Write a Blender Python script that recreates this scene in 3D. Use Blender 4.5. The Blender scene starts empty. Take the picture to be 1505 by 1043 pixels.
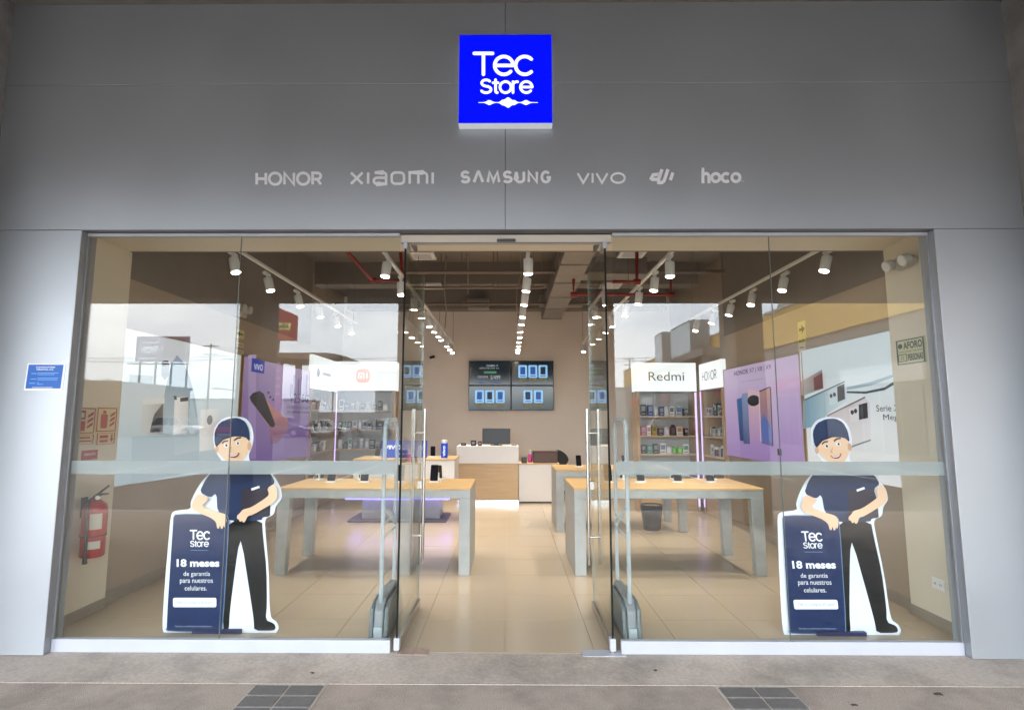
import bpy, bmesh, math, random
from mathutils import Vector, Matrix
random.seed(7)
sc = bpy.context.scene
C = sc.collection
rad = math.radians

# ---------------------------------------------------------------- camera, sky, sun, exposure
F_PX, PITCH, YAW, ROLL, SX, CAM_D, CAM_H = 805.9, 0.113039, -0.007145, 0.000918, -10.2, 3.94, 1.6
CAM = Vector((0, -CAM_D, CAM_H))
_cy, _sy, _cp, _sp = math.cos(YAW), math.sin(YAW), math.cos(PITCH), math.sin(PITCH)
FW = Vector((_sy*_cp, _cy*_cp, _sp)); _r = Vector((_cy, -_sy, 0)); _u = _r.cross(FW)
RT = math.cos(ROLL)*_r + math.sin(ROLL)*_u
UP = -math.sin(ROLL)*_r + math.cos(ROLL)*_u
cd = bpy.data.cameras.new('camera'); cam = bpy.data.objects.new('camera', cd); C.objects.link(cam)
cd.sensor_width = 36; cd.sensor_fit = 'HORIZONTAL'; cd.lens = F_PX/1505*36; cd.shift_x = -SX/1505
cd.clip_start = 0.05; cd.clip_end = 2000
cam.matrix_world = Matrix((( RT.x, UP.x, -FW.x, CAM.x), (RT.y, UP.y, -FW.y, CAM.y), (RT.z, UP.z, -FW.z, CAM.z), (0,0,0,1)))
sc.camera = cam

EXPO = 3.08
GAIN = 2.0**EXPO
sc.view_settings.view_transform = 'Standard'; sc.view_settings.look = 'None'
sc.view_settings.exposure = EXPO; sc.view_settings.gamma = 1.0; sc.view_settings.use_curve_mapping = False
SUN_EL, SUN_ROT = rad(58), rad(200)
w = bpy.data.worlds.new('World'); sc.world = w; w.use_nodes = True
nt = w.node_tree; nt.nodes.clear()
_o = nt.nodes.new('ShaderNodeOutputWorld'); _b = nt.nodes.new('ShaderNodeBackground'); _s = nt.nodes.new('ShaderNodeTexSky')
_s.sky_type = 'NISHITA'; _s.sun_disc = False; _s.sun_elevation = SUN_EL; _s.sun_rotation = SUN_ROT
_s.air_density = 1.0; _s.dust_density = 4.0; _s.ozone_density = 1.0
_tc = nt.nodes.new('ShaderNodeTexCoord'); _mp = nt.nodes.new('ShaderNodeMapping'); _mp.inputs['Scale'].default_value = (1.6, 1.6, 5.0)
_n = nt.nodes.new('ShaderNodeTexNoise'); _n.inputs['Scale'].default_value = 1.6; _n.inputs['Detail'].default_value = 6; _n.inputs['Roughness'].default_value = .55
_cr = nt.nodes.new('ShaderNodeValToRGB'); _cr.color_ramp.elements[0].position = .3; _cr.color_ramp.elements[0].color = (5.9, 6.8, 8.0, 1)
_cr.color_ramp.elements[1].position = .7; _cr.color_ramp.elements[1].color = (11.2, 11.7, 12.2, 1)
_mx = nt.nodes.new('ShaderNodeMix'); _mx.data_type = 'RGBA'; _mx.inputs[0].default_value = .85
nt.links.new(_tc.outputs['Generated'], _mp.inputs[0]); nt.links.new(_mp.outputs[0], _n.inputs[0]); nt.links.new(_n.outputs[0], _cr.inputs[0])
nt.links.new(_s.outputs[0], _mx.inputs[6]); nt.links.new(_cr.outputs[0], _mx.inputs[7])
nt.links.new(_mx.outputs[2], _b.inputs[0]); _b.inputs[1].default_value = 0.15; nt.links.new(_b.outputs[0], _o.inputs[0])
ld = bpy.data.lights.new('sun', 'SUN'); ld.energy = 0.8; ld.angle = rad(18); ld.color = (1, .96, .9)
sun = bpy.data.objects.new('sun', ld); C.objects.link(sun)
_dir = Vector((math.sin(SUN_ROT)*math.cos(SUN_EL), math.cos(SUN_ROT)*math.cos(SUN_EL), math.sin(SUN_EL)))
sun.rotation_euler = (-_dir).to_track_quat('-Z', 'Y').to_euler(); sun.location = (0, -20, 30)
LAMP_W = 11.0          # each ceiling spotlight
cy = sc.cycles
cy.use_denoising = True; cy.max_bounces = 8; cy.diffuse_bounces = 4; cy.glossy_bounces = 4; cy.transmission_bounces = 6
cy.transparent_max_bounces = 24; cy.sample_clamp_indirect = 3.0; cy.caustics_reflective = False; cy.caustics_refractive = False
cy.use_light_tree = True

# ---------------------------------------------------------------- pixel of the photograph -> point on a real plane
def ray(x, y): return FW + RT*((x-752.5-SX)/F_PX) + UP*((521.5-y)/F_PX)
def atY(x, y, Y): d = ray(x, y); return CAM + d*((Y-CAM.y)/d.y)
def atX(x, y, X): d = ray(x, y); return CAM + d*((X-CAM.x)/d.x)
def atZ(x, y, Z): d = ray(x, y); return CAM + d*((Z-CAM.z)/d.z)
def refl(x, y, Y): v = atY(x, y, Y); v.y = -v.y; return v      # a thing across the car park, seen in the window

# ---------------------------------------------------------------- materials
MATS = {}
def mat(name, col, rough=.5, metal=0, var=.0, scale=8, bump=0, bscale=60, spec=.5, emit=None, es=0, stains=0, coat=0, det=5):
    if name in MATS: return MATS[name]
    m = bpy.data.materials.new(name); m.use_nodes = True; MATS[name] = m
    n = m.node_tree.nodes; l = m.node_tree.links; b = n['Principled BSDF']
    b.inputs['Base Color'].default_value = (*col, 1); b.inputs['Roughness'].default_value = rough; b.inputs['Metallic'].default_value = metal
    b.inputs['Specular IOR Level'].default_value = spec
    if coat: b.inputs['Coat Weight'].default_value = coat; b.inputs['Coat Roughness'].default_value = .1
    if emit: b.inputs['Emission Color'].default_value = (*emit, 1); b.inputs['Emission Strength'].default_value = es
    if var or bump or stains:
        tc = n.new('ShaderNodeNewGeometry')
        if var or stains:
            nz = n.new('ShaderNodeTexNoise'); nz.inputs['Scale'].default_value = scale; nz.inputs['Detail'].default_value = det; nz.inputs['Roughness'].default_value = .55
            l.new(tc.outputs['Position'], nz.inputs['Vector'])
            mr = n.new('ShaderNodeMapRange'); mr.inputs[1].default_value = .25; mr.inputs[2].default_value = .75
            mr.inputs[3].default_value = 1-var; mr.inputs[4].default_value = 1+var
            l.new(nz.outputs[0], mr.inputs[0]); last = mr.outputs[0]
            if stains:
                n2 = n.new('ShaderNodeTexNoise'); n2.inputs['Scale'].default_value = 1.7; n2.inputs['Detail'].default_value = 9; n2.inputs['Roughness'].default_value = .7
                l.new(tc.outputs['Position'], n2.inputs['Vector'])
                m2 = n.new('ShaderNodeMapRange'); m2.inputs[1].default_value = .45; m2.inputs[2].default_value = .68; m2.inputs[3].default_value = 1; m2.inputs[4].default_value = 1-stains
                l.new(n2.outputs[0], m2.inputs[0]); mu = n.new('ShaderNodeMath'); mu.operation = 'MULTIPLY'
                l.new(last, mu.inputs[0]); l.new(m2.outputs[0], mu.inputs[1]); last = mu.outputs[0]
            vm = n.new('ShaderNodeVectorMath'); vm.operation = 'SCALE'; vm.inputs[0].default_value = col; l.new(last, vm.inputs['Scale'])
            l.new(vm.outputs[0], b.inputs['Base Color'])
            rr = n.new('ShaderNodeMapRange'); rr.inputs[3].default_value = max(.02, rough-.08); rr.inputs[4].default_value = min(1, rough+.1)
            l.new(nz.outputs[0], rr.inputs[0]); l.new(rr.outputs[0], b.inputs['Roughness'])
        if bump:
            nb = n.new('ShaderNodeTexNoise'); nb.inputs['Scale'].default_value = bscale; nb.inputs['Detail'].default_value = 6
            l.new(tc.outputs['Position'], nb.inputs['Vector']); bp = n.new('ShaderNodeBump'); bp.inputs['Strength'].default_value = bump; bp.inputs['Distance'].default_value = .01
            l.new(nb.outputs[0], bp.inputs['Height']); l.new(bp.outputs[0], b.inputs['Normal'])
    return m
def wood(name, c0, c1, axis=0, rough=.45):
    if name in MATS: return MATS[name]
    m = bpy.data.materials.new(name); m.use_nodes = True; MATS[name] = m
    n = m.node_tree.nodes; l = m.node_tree.links; b = n['Principled BSDF']; b.inputs['Roughness'].default_value = rough
    tc = n.new('ShaderNodeTexCoord'); mp = n.new('ShaderNodeMapping'); s = [28, 28, 28]; s[axis] = 1.4; mp.inputs['Scale'].default_value = s
    nz = n.new('ShaderNodeTexNoise'); nz.inputs['Scale'].default_value = 1.5; nz.inputs['Detail'].default_value = 7; nz.inputs['Distortion'].default_value = .6
    cr = n.new('ShaderNodeValToRGB'); cr.color_ramp.elements[0].color = (*c0, 1); cr.color_ramp.elements[1].color = (*c1, 1)
    cr.color_ramp.elements[0].position = .3; cr.color_ramp.elements[1].position = .7
    l.new(tc.outputs['Object'], mp.inputs[0]); l.new(mp.outputs[0], nz.inputs[0]); l.new(nz.outputs[0], cr.inputs[0]); l.new(cr.outputs[0], b.inputs['Base Color'])
    return m
def glass(name, tint, r0=.04, alpha=0.0, rough=0.0):
    if name in MATS: return MATS[name]
    m = bpy.data.materials.new(name); m.use_nodes = True; MATS[name] = m
    n = m.node_tree.nodes; l = m.node_tree.links; n.clear()
    o = n.new('ShaderNodeOutputMaterial'); t = n.new('ShaderNodeBsdfTransparent'); t.inputs[0].default_value = (*tint, 1)
    g = n.new('ShaderNodeBsdfGlossy'); g.inputs['Roughness'].default_value = rough; g.inputs['Color'].default_value = (1, 1, 1, 1)
    lw = n.new('ShaderNodeLayerWeight'); lw.inputs[0].default_value = .5
    pw = n.new('ShaderNodeMath'); pw.operation = 'POWER'; pw.inputs[1].default_value = 5; l.new(lw.outputs['Facing'], pw.inputs[0])
    ma = n.new('ShaderNodeMath'); ma.operation = 'MULTIPLY_ADD'; ma.inputs[1].default_value = 1-r0; ma.inputs[2].default_value = r0; l.new(pw.outputs[0], ma.inputs[0])
    mx = n.new('ShaderNodeMixShader'); l.new(ma.outputs[0], mx.inputs[0]); l.new(t.outputs[0], mx.inputs[1]); l.new(g.outputs[0], mx.inputs[2])
    l.new(mx.outputs[0], o.inputs[0]); return m
def film(name, col, alpha):
    if name in MATS: return MATS[name]
    m = bpy.data.materials.new(name); m.use_nodes = True; MATS[name] = m
    n = m.node_tree.nodes; l = m.node_tree.links; n.clear()
    o = n.new('ShaderNodeOutputMaterial'); t = n.new('ShaderNodeBsdfTransparent'); d = n.new('ShaderNodeBsdfDiffuse'); d.inputs[0].default_value = (*col, 1)
    tr = n.new('ShaderNodeBsdfTranslucent'); tr.inputs[0].default_value = (*col, 1); a = n.new('ShaderNodeMixShader'); a.inputs[0].default_value = .35
    l.new(d.outputs[0], a.inputs[1]); l.new(tr.outputs[0], a.inputs[2]); mx = n.new('ShaderNodeMixShader'); mx.inputs[0].default_value = alpha
    l.new(t.outputs[0], mx.inputs[1]); l.new(a.outputs[0], mx.inputs[2]); l.new(mx.outputs[0], o.inputs[0]); return m
def emis(name, col, shown):           # a lit face; «shown» is its brightness in the picture
    if name in MATS: return MATS[name]
    m = bpy.data.materials.new(name); m.use_nodes = True; MATS[name] = m
    b = m.node_tree.nodes['Principled BSDF']; b.inputs['Base Color'].default_value = (*[c*.5 for c in col], 1); b.inputs['Roughness'].default_value = .35
    b.inputs['Emission Color'].default_value = (*col, 1); b.inputs['Emission Strength'].default_value = shown/GAIN
    return m
_pc = {}
def paint(col, rough=.5, glow=0):
    k = (tuple(round(c, 3) for c in col), rough, glow)
    if k not in _pc:
        nm = 'paint_%d' % len(_pc)
        _pc[k] = mat(nm, col, rough+.1, spec=.2) if not glow else mat(nm, tuple(c*.6 for c in col), rough, emit=col, es=glow/GAIN)
    return _pc[k]
def hx(h): # sRGB hex -> linear
    v = [int(h[i:i+2], 16)/255 for i in (0, 2, 4)]
    return tuple(c/12.92 if c <= .04045 else ((c+.055)/1.055)**2.4 for c in v)

def grad(c0, c1, d, lo, hi, glow, rough=.35):      # printed artwork that blends from c0 to c1 along direction d
    k = ('g', c0, c1, d, lo, hi, glow)
    if k in _pc: return _pc[k]
    m = bpy.data.materials.new('print_blend_%d' % len(_pc)); m.use_nodes = True; _pc[k] = m
    n = m.node_tree.nodes; l = m.node_tree.links; b = n['Principled BSDF']; b.inputs['Roughness'].default_value = rough
    g = n.new('ShaderNodeNewGeometry'); v = n.new('ShaderNodeVectorMath'); v.operation = 'DOT_PRODUCT'; v.inputs[1].default_value = d; l.new(g.outputs['Position'], v.inputs[0])
    r = n.new('ShaderNodeMapRange'); r.inputs[1].default_value = lo; r.inputs[2].default_value = hi; l.new(v.outputs['Value'], r.inputs[0])
    x = n.new('ShaderNodeMix'); x.data_type = 'RGBA'; x.inputs[6].default_value = (*c0, 1); x.inputs[7].default_value = (*c1, 1); l.new(r.outputs[0], x.inputs[0])
    e = n.new('ShaderNodeVectorMath'); e.operation = 'SCALE'; e.inputs['Scale'].default_value = .6; l.new(x.outputs[2], e.inputs[0]); l.new(e.outputs[0], b.inputs['Base Color'])
    l.new(x.outputs[2], b.inputs['Emission Color']); b.inputs['Emission Strength'].default_value = glow/GAIN
    return m
M_PANEL = mat('composite_panel', (.41, .436, .462), .5, .78, .03, 1.5, .10, 1.6)
M_FRAME = mat('anodised_aluminium', (.34, .35, .37), .38, .75, .06, 12)
M_FRAMED = mat('dark_aluminium', (.16, .16, .17), .4, .7, .05, 12)
M_WHITEM = mat('white_powder_coat', (.39, .405, .445), .4, 0, .03, 6)
M_STEEL = mat('brushed_steel', (.58, .56, .53), .25, 1.0)
M_CONC = mat('column_concrete', (.21, .20, .19), .85, 0, .22, 5, .35, 40, stains=.35)
M_ARC = mat('arcade_concrete', (.15, .145, .14), .9, 0, .15, 4, .25, 40)
M_STRIP = mat('threshold_concrete', (.43, .372, .322), .6, 0, .2, 40, .12, 120, stains=.4)
M_WALK = mat('washed_concrete', (.365, .30, .255), .8, 0, .45, 150, .8, 220, stains=.42)
M_GLASS = glass('window_glass', (.96, .975, .965), .030)
M_DGLASS = glass('door_glass', (.875, .90, .865), .036)
M_EDGE = mat('glass_edge', (.008, .012, .012), .6, spec=.1)
M_FILM = film('frosted_film', (.45, .495, .51), .66)
M_CREAM = mat('cream_paint', (.72, .66, .54), .6, 0, .03, 2)
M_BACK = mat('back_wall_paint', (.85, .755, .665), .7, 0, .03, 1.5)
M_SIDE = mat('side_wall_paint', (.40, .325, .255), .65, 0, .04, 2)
M_TAUPE = mat('taupe_paint', (.225, .198, .175), .75, 0, .08, 3)
M_SKIRT = mat('skirting_tile', (.30, .26, .215), .35, 0, .1, 9)
M_TILE = mat('porcelain_tile', (.445, .362, .262), .22, 0, 0, 2.2, 0, 200, spec=.5)
M_GROUT = mat('grout', (.33, .265, .195), .8)
M_TOP = wood('oak_top', (.55, .35, .15), (.67, .45, .21), 0)
M_OAKF = wood('oak_front', (.54, .37, .20), (.64, .46, .27), 0)
M_OAKV = wood('oak_side', (.40, .25, .13), (.50, .33, .18), 2)
M_GREY = mat('grey_table_paint', (.38, .40, .39), .42, .15, .12, 7)
M_WLAM = mat('white_laminate', (.80, .78, .76), .35, 0, .02, 4)
M_BLACK = mat('black_plastic', (.012, .012, .014), .3)
M_DARK = mat('dark_grey_plastic', (.05, .052, .055), .45)
M_WPL = mat('white_plastic', (.8, .8, .78), .35)
M_LENS = emis('lamp_lens', (1, .88, .70), 30.0); M_LENS.cycles.emission_sampling = 'NONE'
M_RED = mat('red_pipe_paint', (.24, .018, .014), .4)
M_DUCT = mat('galvanised_duct', (.36, .33, .29), .45, .6, .15, 6)
M_LEDP = emis('violet_led', (.62, .50, 1.0), 1.5)
M_LEDB = emis('blue_led', (.26, .22, 1.0), 2.6)
M_LIT = emis('lit_header', (.93, .98, 1.0), .82)
M_INK = mat('dark_ink', (.03, .035, .04), .5)

# ---------------------------------------------------------------- mesh helpers
def wloc(o):
    v = Vector((0, 0, 0))
    while o is not None: v += o.location; o = o.parent
    return v
def tag(o, label=None, cat=None, group=None, kind=None):
    if label: o['label'] = label
    if cat: o['category'] = cat
    if group: o['group'] = group
    if kind: o['kind'] = kind
    return o
def thing(name, label, cat, loc=(0, 0, 0), group=None):
    o = bpy.data.objects.new(name, None); C.objects.link(o); o.location = loc; o.empty_display_size = .1
    return tag(o, label, cat, group)
class MB:
    def __init__(s): s.v = []; s.f = []
    def add(s, vs, fs):
        k = len(s.v); s.v += [Vector(v) for v in vs]; s.f += [[i+k for i in f] for f in fs]; return s
    def box(s, x0, x1, y0, y1, z0, z1):
        return s.add([(x0,y0,z0),(x1,y0,z0),(x1,y1,z0),(x0,y1,z0),(x0,y0,z1),(x1,y0,z1),(x1,y1,z1),(x0,y1,z1)],
                     [(0,3,2,1),(4,5,6,7),(0,1,5,4),(1,2,6,5),(2,3,7,6),(3,0,4,7)])
    def ring(s, c, ax, r, n, ph=0):
        ax = Vector(ax).normalized(); a = ax.orthogonal().normalized(); b = ax.cross(a)
        return [Vector(c) + (a*math.cos(ph+2*math.pi*i/n) + b*math.sin(ph+2*math.pi*i/n))*r for i in range(n)]
    def cyl(s, p0, p1, r0, r1=None, n=12, caps=True):
        r1 = r0 if r1 is None else r1; p0 = Vector(p0); p1 = Vector(p1); ax = p1-p0
        vs = s.ring(p0, ax, r0, n) + s.ring(p1, ax, r1, n)
        fs = [(i, (i+1) % n, n+(i+1) % n, n+i) for i in range(n)]
        if caps: fs += [tuple(range(n-1, -1, -1)), tuple(range(n, 2*n))]
        return s.add(vs, fs)
    def tube(s, pts, r, n=8):
        pts = [Vector(p) for p in pts]; rs = r if isinstance(r, (list, tuple)) else [r]*len(pts); rings = []; ref = None
        for i, p in enumerate(pts):
            t = (pts[min(i+1, len(pts)-1)] - pts[max(i-1, 0)]).normalized()
            if ref is None: ref = t.orthogonal().normalized()
            ref = (ref - t*ref.dot(t)); ref = ref.normalized() if ref.length > 1e-6 else t.orthogonal().normalized()
            b = t.cross(ref); rings.append([p + (ref*math.cos(2*math.pi*k/n) + b*math.sin(2*math.pi*k/n))*rs[i] for k in range(n)])
        fs = []
        for i in range(len(pts)-1):
            for k in range(n): fs.append((i*n+k, i*n+(k+1) % n, (i+1)*n+(k+1) % n, (i+1)*n+k))
        fs += [tuple(range(n-1, -1, -1)), tuple(range((len(pts)-1)*n, len(pts)*n))]
        return s.add([v for q in rings for v in q], fs)
    def lathe(s, prof, c=(0, 0, 0), n=16):
        vs = []; c = Vector(c)
        for r, z in prof: vs += [c + Vector((r*math.cos(2*math.pi*i/n), r*math.sin(2*math.pi*i/n), z)) for i in range(n)]
        fs = []
        for j in range(len(prof)-1):
            for i in range(n): fs.append((j*n+i, j*n+(i+1) % n, (j+1)*n+(i+1) % n, (j+1)*n+i))
        fs += [tuple(range(n-1, -1, -1)), tuple(range((len(prof)-1)*n, len(prof)*n))]
        return s.add(vs, fs)
    def prism(s, pts, d):                       # polygon of 3D points swept by vector d
        n = len(pts); d = Vector(d); vs = [Vector(p) for p in pts] + [Vector(p)+d for p in pts]
        return s.add(vs, [tuple(range(n-1, -1, -1)), tuple(range(n, 2*n))] + [(i, (i+1) % n, n+(i+1) % n, n+i) for i in range(n)])
    def build(s, name, m, parent=None, smooth=False, bevel=0, seg=2, origin=None):
        base = wloc(parent) if parent is not None else None
        if base is None:
            if origin is None:
                xs = [v.x for v in s.v]; ys = [v.y for v in s.v]; zs = [v.z for v in s.v]
                origin = ((min(xs)+max(xs))/2, (min(ys)+max(ys))/2, min(zs))
            base = Vector(origin)
        me = bpy.data.meshes.new(name); me.from_pydata([tuple(v-base) for v in s.v], [], s.f); me.update()
        bm = bmesh.new(); bm.from_mesh(me); bmesh.ops.recalc_face_normals(bm, faces=bm.faces); bm.to_mesh(me); bm.free()
        me.materials.append(m)
        if smooth:
            me.polygons.foreach_set('use_smooth', [True]*len(me.polygons))
            try: me.set_sharp_from_angle(angle=rad(40))
            except Exception: pass
        o = bpy.data.objects.new(name, me); C.objects.link(o)
        if parent is not None: o.parent = parent
        else: o.location = base
        if bevel:
            b = o.modifiers.new('bevel', 'BEVEL'); b.width = bevel; b.segments = seg; b.limit_method = 'ANGLE'
        return o
def B(x0, x1, y0, y1, z0, z1): return MB().box(min(x0,x1), max(x0,x1), min(y0,y1), max(y0,y1), min(z0,z1), max(z0,z1))
def copy_tree(o, parent=None):
    c = o.copy(); C.objects.link(c); c.parent = parent
    for ch in list(o.children): copy_tree(ch, c)
    return c
def struct(o): o['kind'] = 'structure'; return o

# text and drawing on flat things -------------------------------------------------
_txt = {}
def text_geo(s, bold=0):
    k = (s, bold)
    if k not in _txt:
        cu = bpy.data.curves.new('t', 'FONT'); cu.body = s; cu.resolution_u = 3; cu.offset = bold
        ob = bpy.data.objects.new('t', cu); C.objects.link(ob); bpy.context.view_layer.update()
        me = bpy.data.meshes.new_from_object(ob.evaluated_get(bpy.context.evaluated_depsgraph_get()))
        vs = [(v.co.x, v.co.y) for v in me.vertices]; fs = [tuple(p.vertices) for p in me.polygons]
        bpy.data.objects.remove(ob); bpy.data.curves.remove(cu); bpy.data.meshes.remove(me)
        x0 = min(v[0] for v in vs); x1 = max(v[0] for v in vs); y0 = min(v[1] for v in vs); y1 = max(v[1] for v in vs)
        _txt[k] = ([((a-x0)/(x1-x0), (b-y0)/(y1-y0)) for a, b in vs], fs, (x1-x0)/(y1-y0))
    return _txt[k]
def arc(cx, cy_, r, a0, a1, n=10, ry=None):
    ry = r if ry is None else ry
    return [(cx + r*math.cos(rad(a0+(a1-a0)*i/n)), cy_ + ry*math.sin(rad(a0+(a1-a0)*i/n))) for i in range(n+1)]
def outline(pts, wd, round_cap=True, closed=False):
    P = [Vector((a, b)) for a, b in pts]; n = len(P); L = []; R_ = []
    for i in range(n):
        a = P[i]-P[i-1] if (i > 0 or closed) else P[1]-P[0]; b = (P[(i+1) % n]-P[i]) if (i < n-1 or closed) else P[n-1]-P[n-2]
        a = a.normalized(); b = b.normalized(); na = Vector((-a.y, a.x)); nb = Vector((-b.y, b.x)); m = na+nb
        m = m/max(.35, (m.length**2)/2) if m.length > 1e-6 else na
        L.append(P[i]+m*wd/2); R_.append(P[i]-m*wd/2)
    return L, R_
def chaikin(pts, it=2):
    for _ in range(it):
        q = []
        for i in range(len(pts)):
            a, b = pts[i], pts[(i+1) % len(pts)]; q += [(a[0]*.8+b[0]*.2, a[1]*.8+b[1]*.2), (a[0]*.2+b[0]*.8, a[1]*.2+b[1]*.8)]
        pts = q
    return pts
class Art:
    """draws layered flat shapes on a plane; mp(u,v) -> point, nrm towards the viewer"""
    def __init__(s, parent, mp, nrm, eps=.0008, start=1): s.p = parent; s.mp = mp; s.n = Vector(nrm); s.e = eps; s.k = start
    def _q(s, u, v): return s.mp(u, v) + s.n*(s.e*s.k)
    def poly(s, pts, m, name, parent=None):
        o = MB().add([s._q(*p) for p in pts], [tuple(range(len(pts)))]).build(name, m, parent or s.p); s.k += 1; return o
    def rect(s, u0, v0, u1, v1, m, name, r=0, parent=None):
        if r:
            pts = []
            sx = 1 if u1 > u0 else -1; sy = 1 if v1 > v0 else -1
            for (cx, cy_, a) in ((u1-sx*r, v1-sy*r, 0), (u0+sx*r, v1-sy*r, 90), (u0+sx*r, v0+sy*r, 180), (u1-sx*r, v0+sy*r, 270)):
                for i in range(5): t = rad(a+i*22.5); pts.append((cx+sx*r*math.cos(t), cy_+sy*r*math.sin(t)))
        else: pts = [(u0, v0), (u1, v0), (u1, v1), (u0, v1)]
        return s.poly(pts, m, name, parent)
    def oval(s, cu, cv, ru, rv, m, name, n=20, parent=None): return s.poly([(cu+ru*math.cos(2*math.pi*i/n), cv+rv*math.sin(2*math.pi*i/n)) for i in range(n)], m, name, parent)
    def text(s, t, u0, v0, u1, v1, m, name='lettering', bold=0, parent=None, skew=0):   # box corners: (u0,v0) lower left of the text, (u1,v1) upper right
        vs, fs, _ = text_geo(t, bold)
        o = MB().add([s._q(u0+(u1-u0)*(a + skew*b), v0+(v1-v0)*b) for a, b in vs], fs).build(name, m, parent or s.p); s.k += 1; return o
    def strokes(s, glyphs, u0, v0, u1, v1, wd, m, name='lettering', depth=0, parent=None, caps=True, single=True):
        """glyphs: list of (polyline, closed) in unit coordinates over the box; wd in plane units relative to box height"""
        mb = MB(); objs = []
        H = abs(v1-v0); sx = (u1-u0); sy = (v1-v0)
        for gi, (pts, closed) in enumerate(glyphs):
            q = [(p[0]*abs(sx), p[1]*H) for p in pts]
            L, R_ = outline(q, wd*H, closed=closed); n = len(q)
            f = lambda p: s.mp(u0 + p.x*(1 if sx > 0 else -1), v0 + p.y*(1 if sy > 0 else -1)) + s.n*(s.e*s.k + gi*.00025)
            vs = [f(p) for p in L] + [f(p) for p in R_]; fs = []
            for i in range(n if closed else n-1): j = (i+1) % n; fs.append((i, j, n+j, n+i))
            if depth:
                m0 = len(vs); vs += [v - s.n*depth for v in vs]
                for i in range(n if closed else n-1):
                    j = (i+1) % n; fs += [(i, j, m0+j, m0+i), (n+i, n+j, m0+n+j, m0+n+i)]
            if caps and not closed:
                for end, d in ((0, -1), (n-1, 1)):
                    c = Vector(q[end]); a = L[end]-c; base = len(vs)
                    t0 = math.atan2(a.y, a.x); pts2 = [c + Vector((math.cos(t0-d*math.pi*k/8), math.sin(t0-d*math.pi*k/8)))*(wd*H/2) for k in range(9)]
                    vs += [f(p) for p in pts2]; fs.append(tuple(range(base, base+9)))
            mb.add(vs, fs)
        o = mb.build(name, m, parent or s.p); s.k += 2; return o

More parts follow.
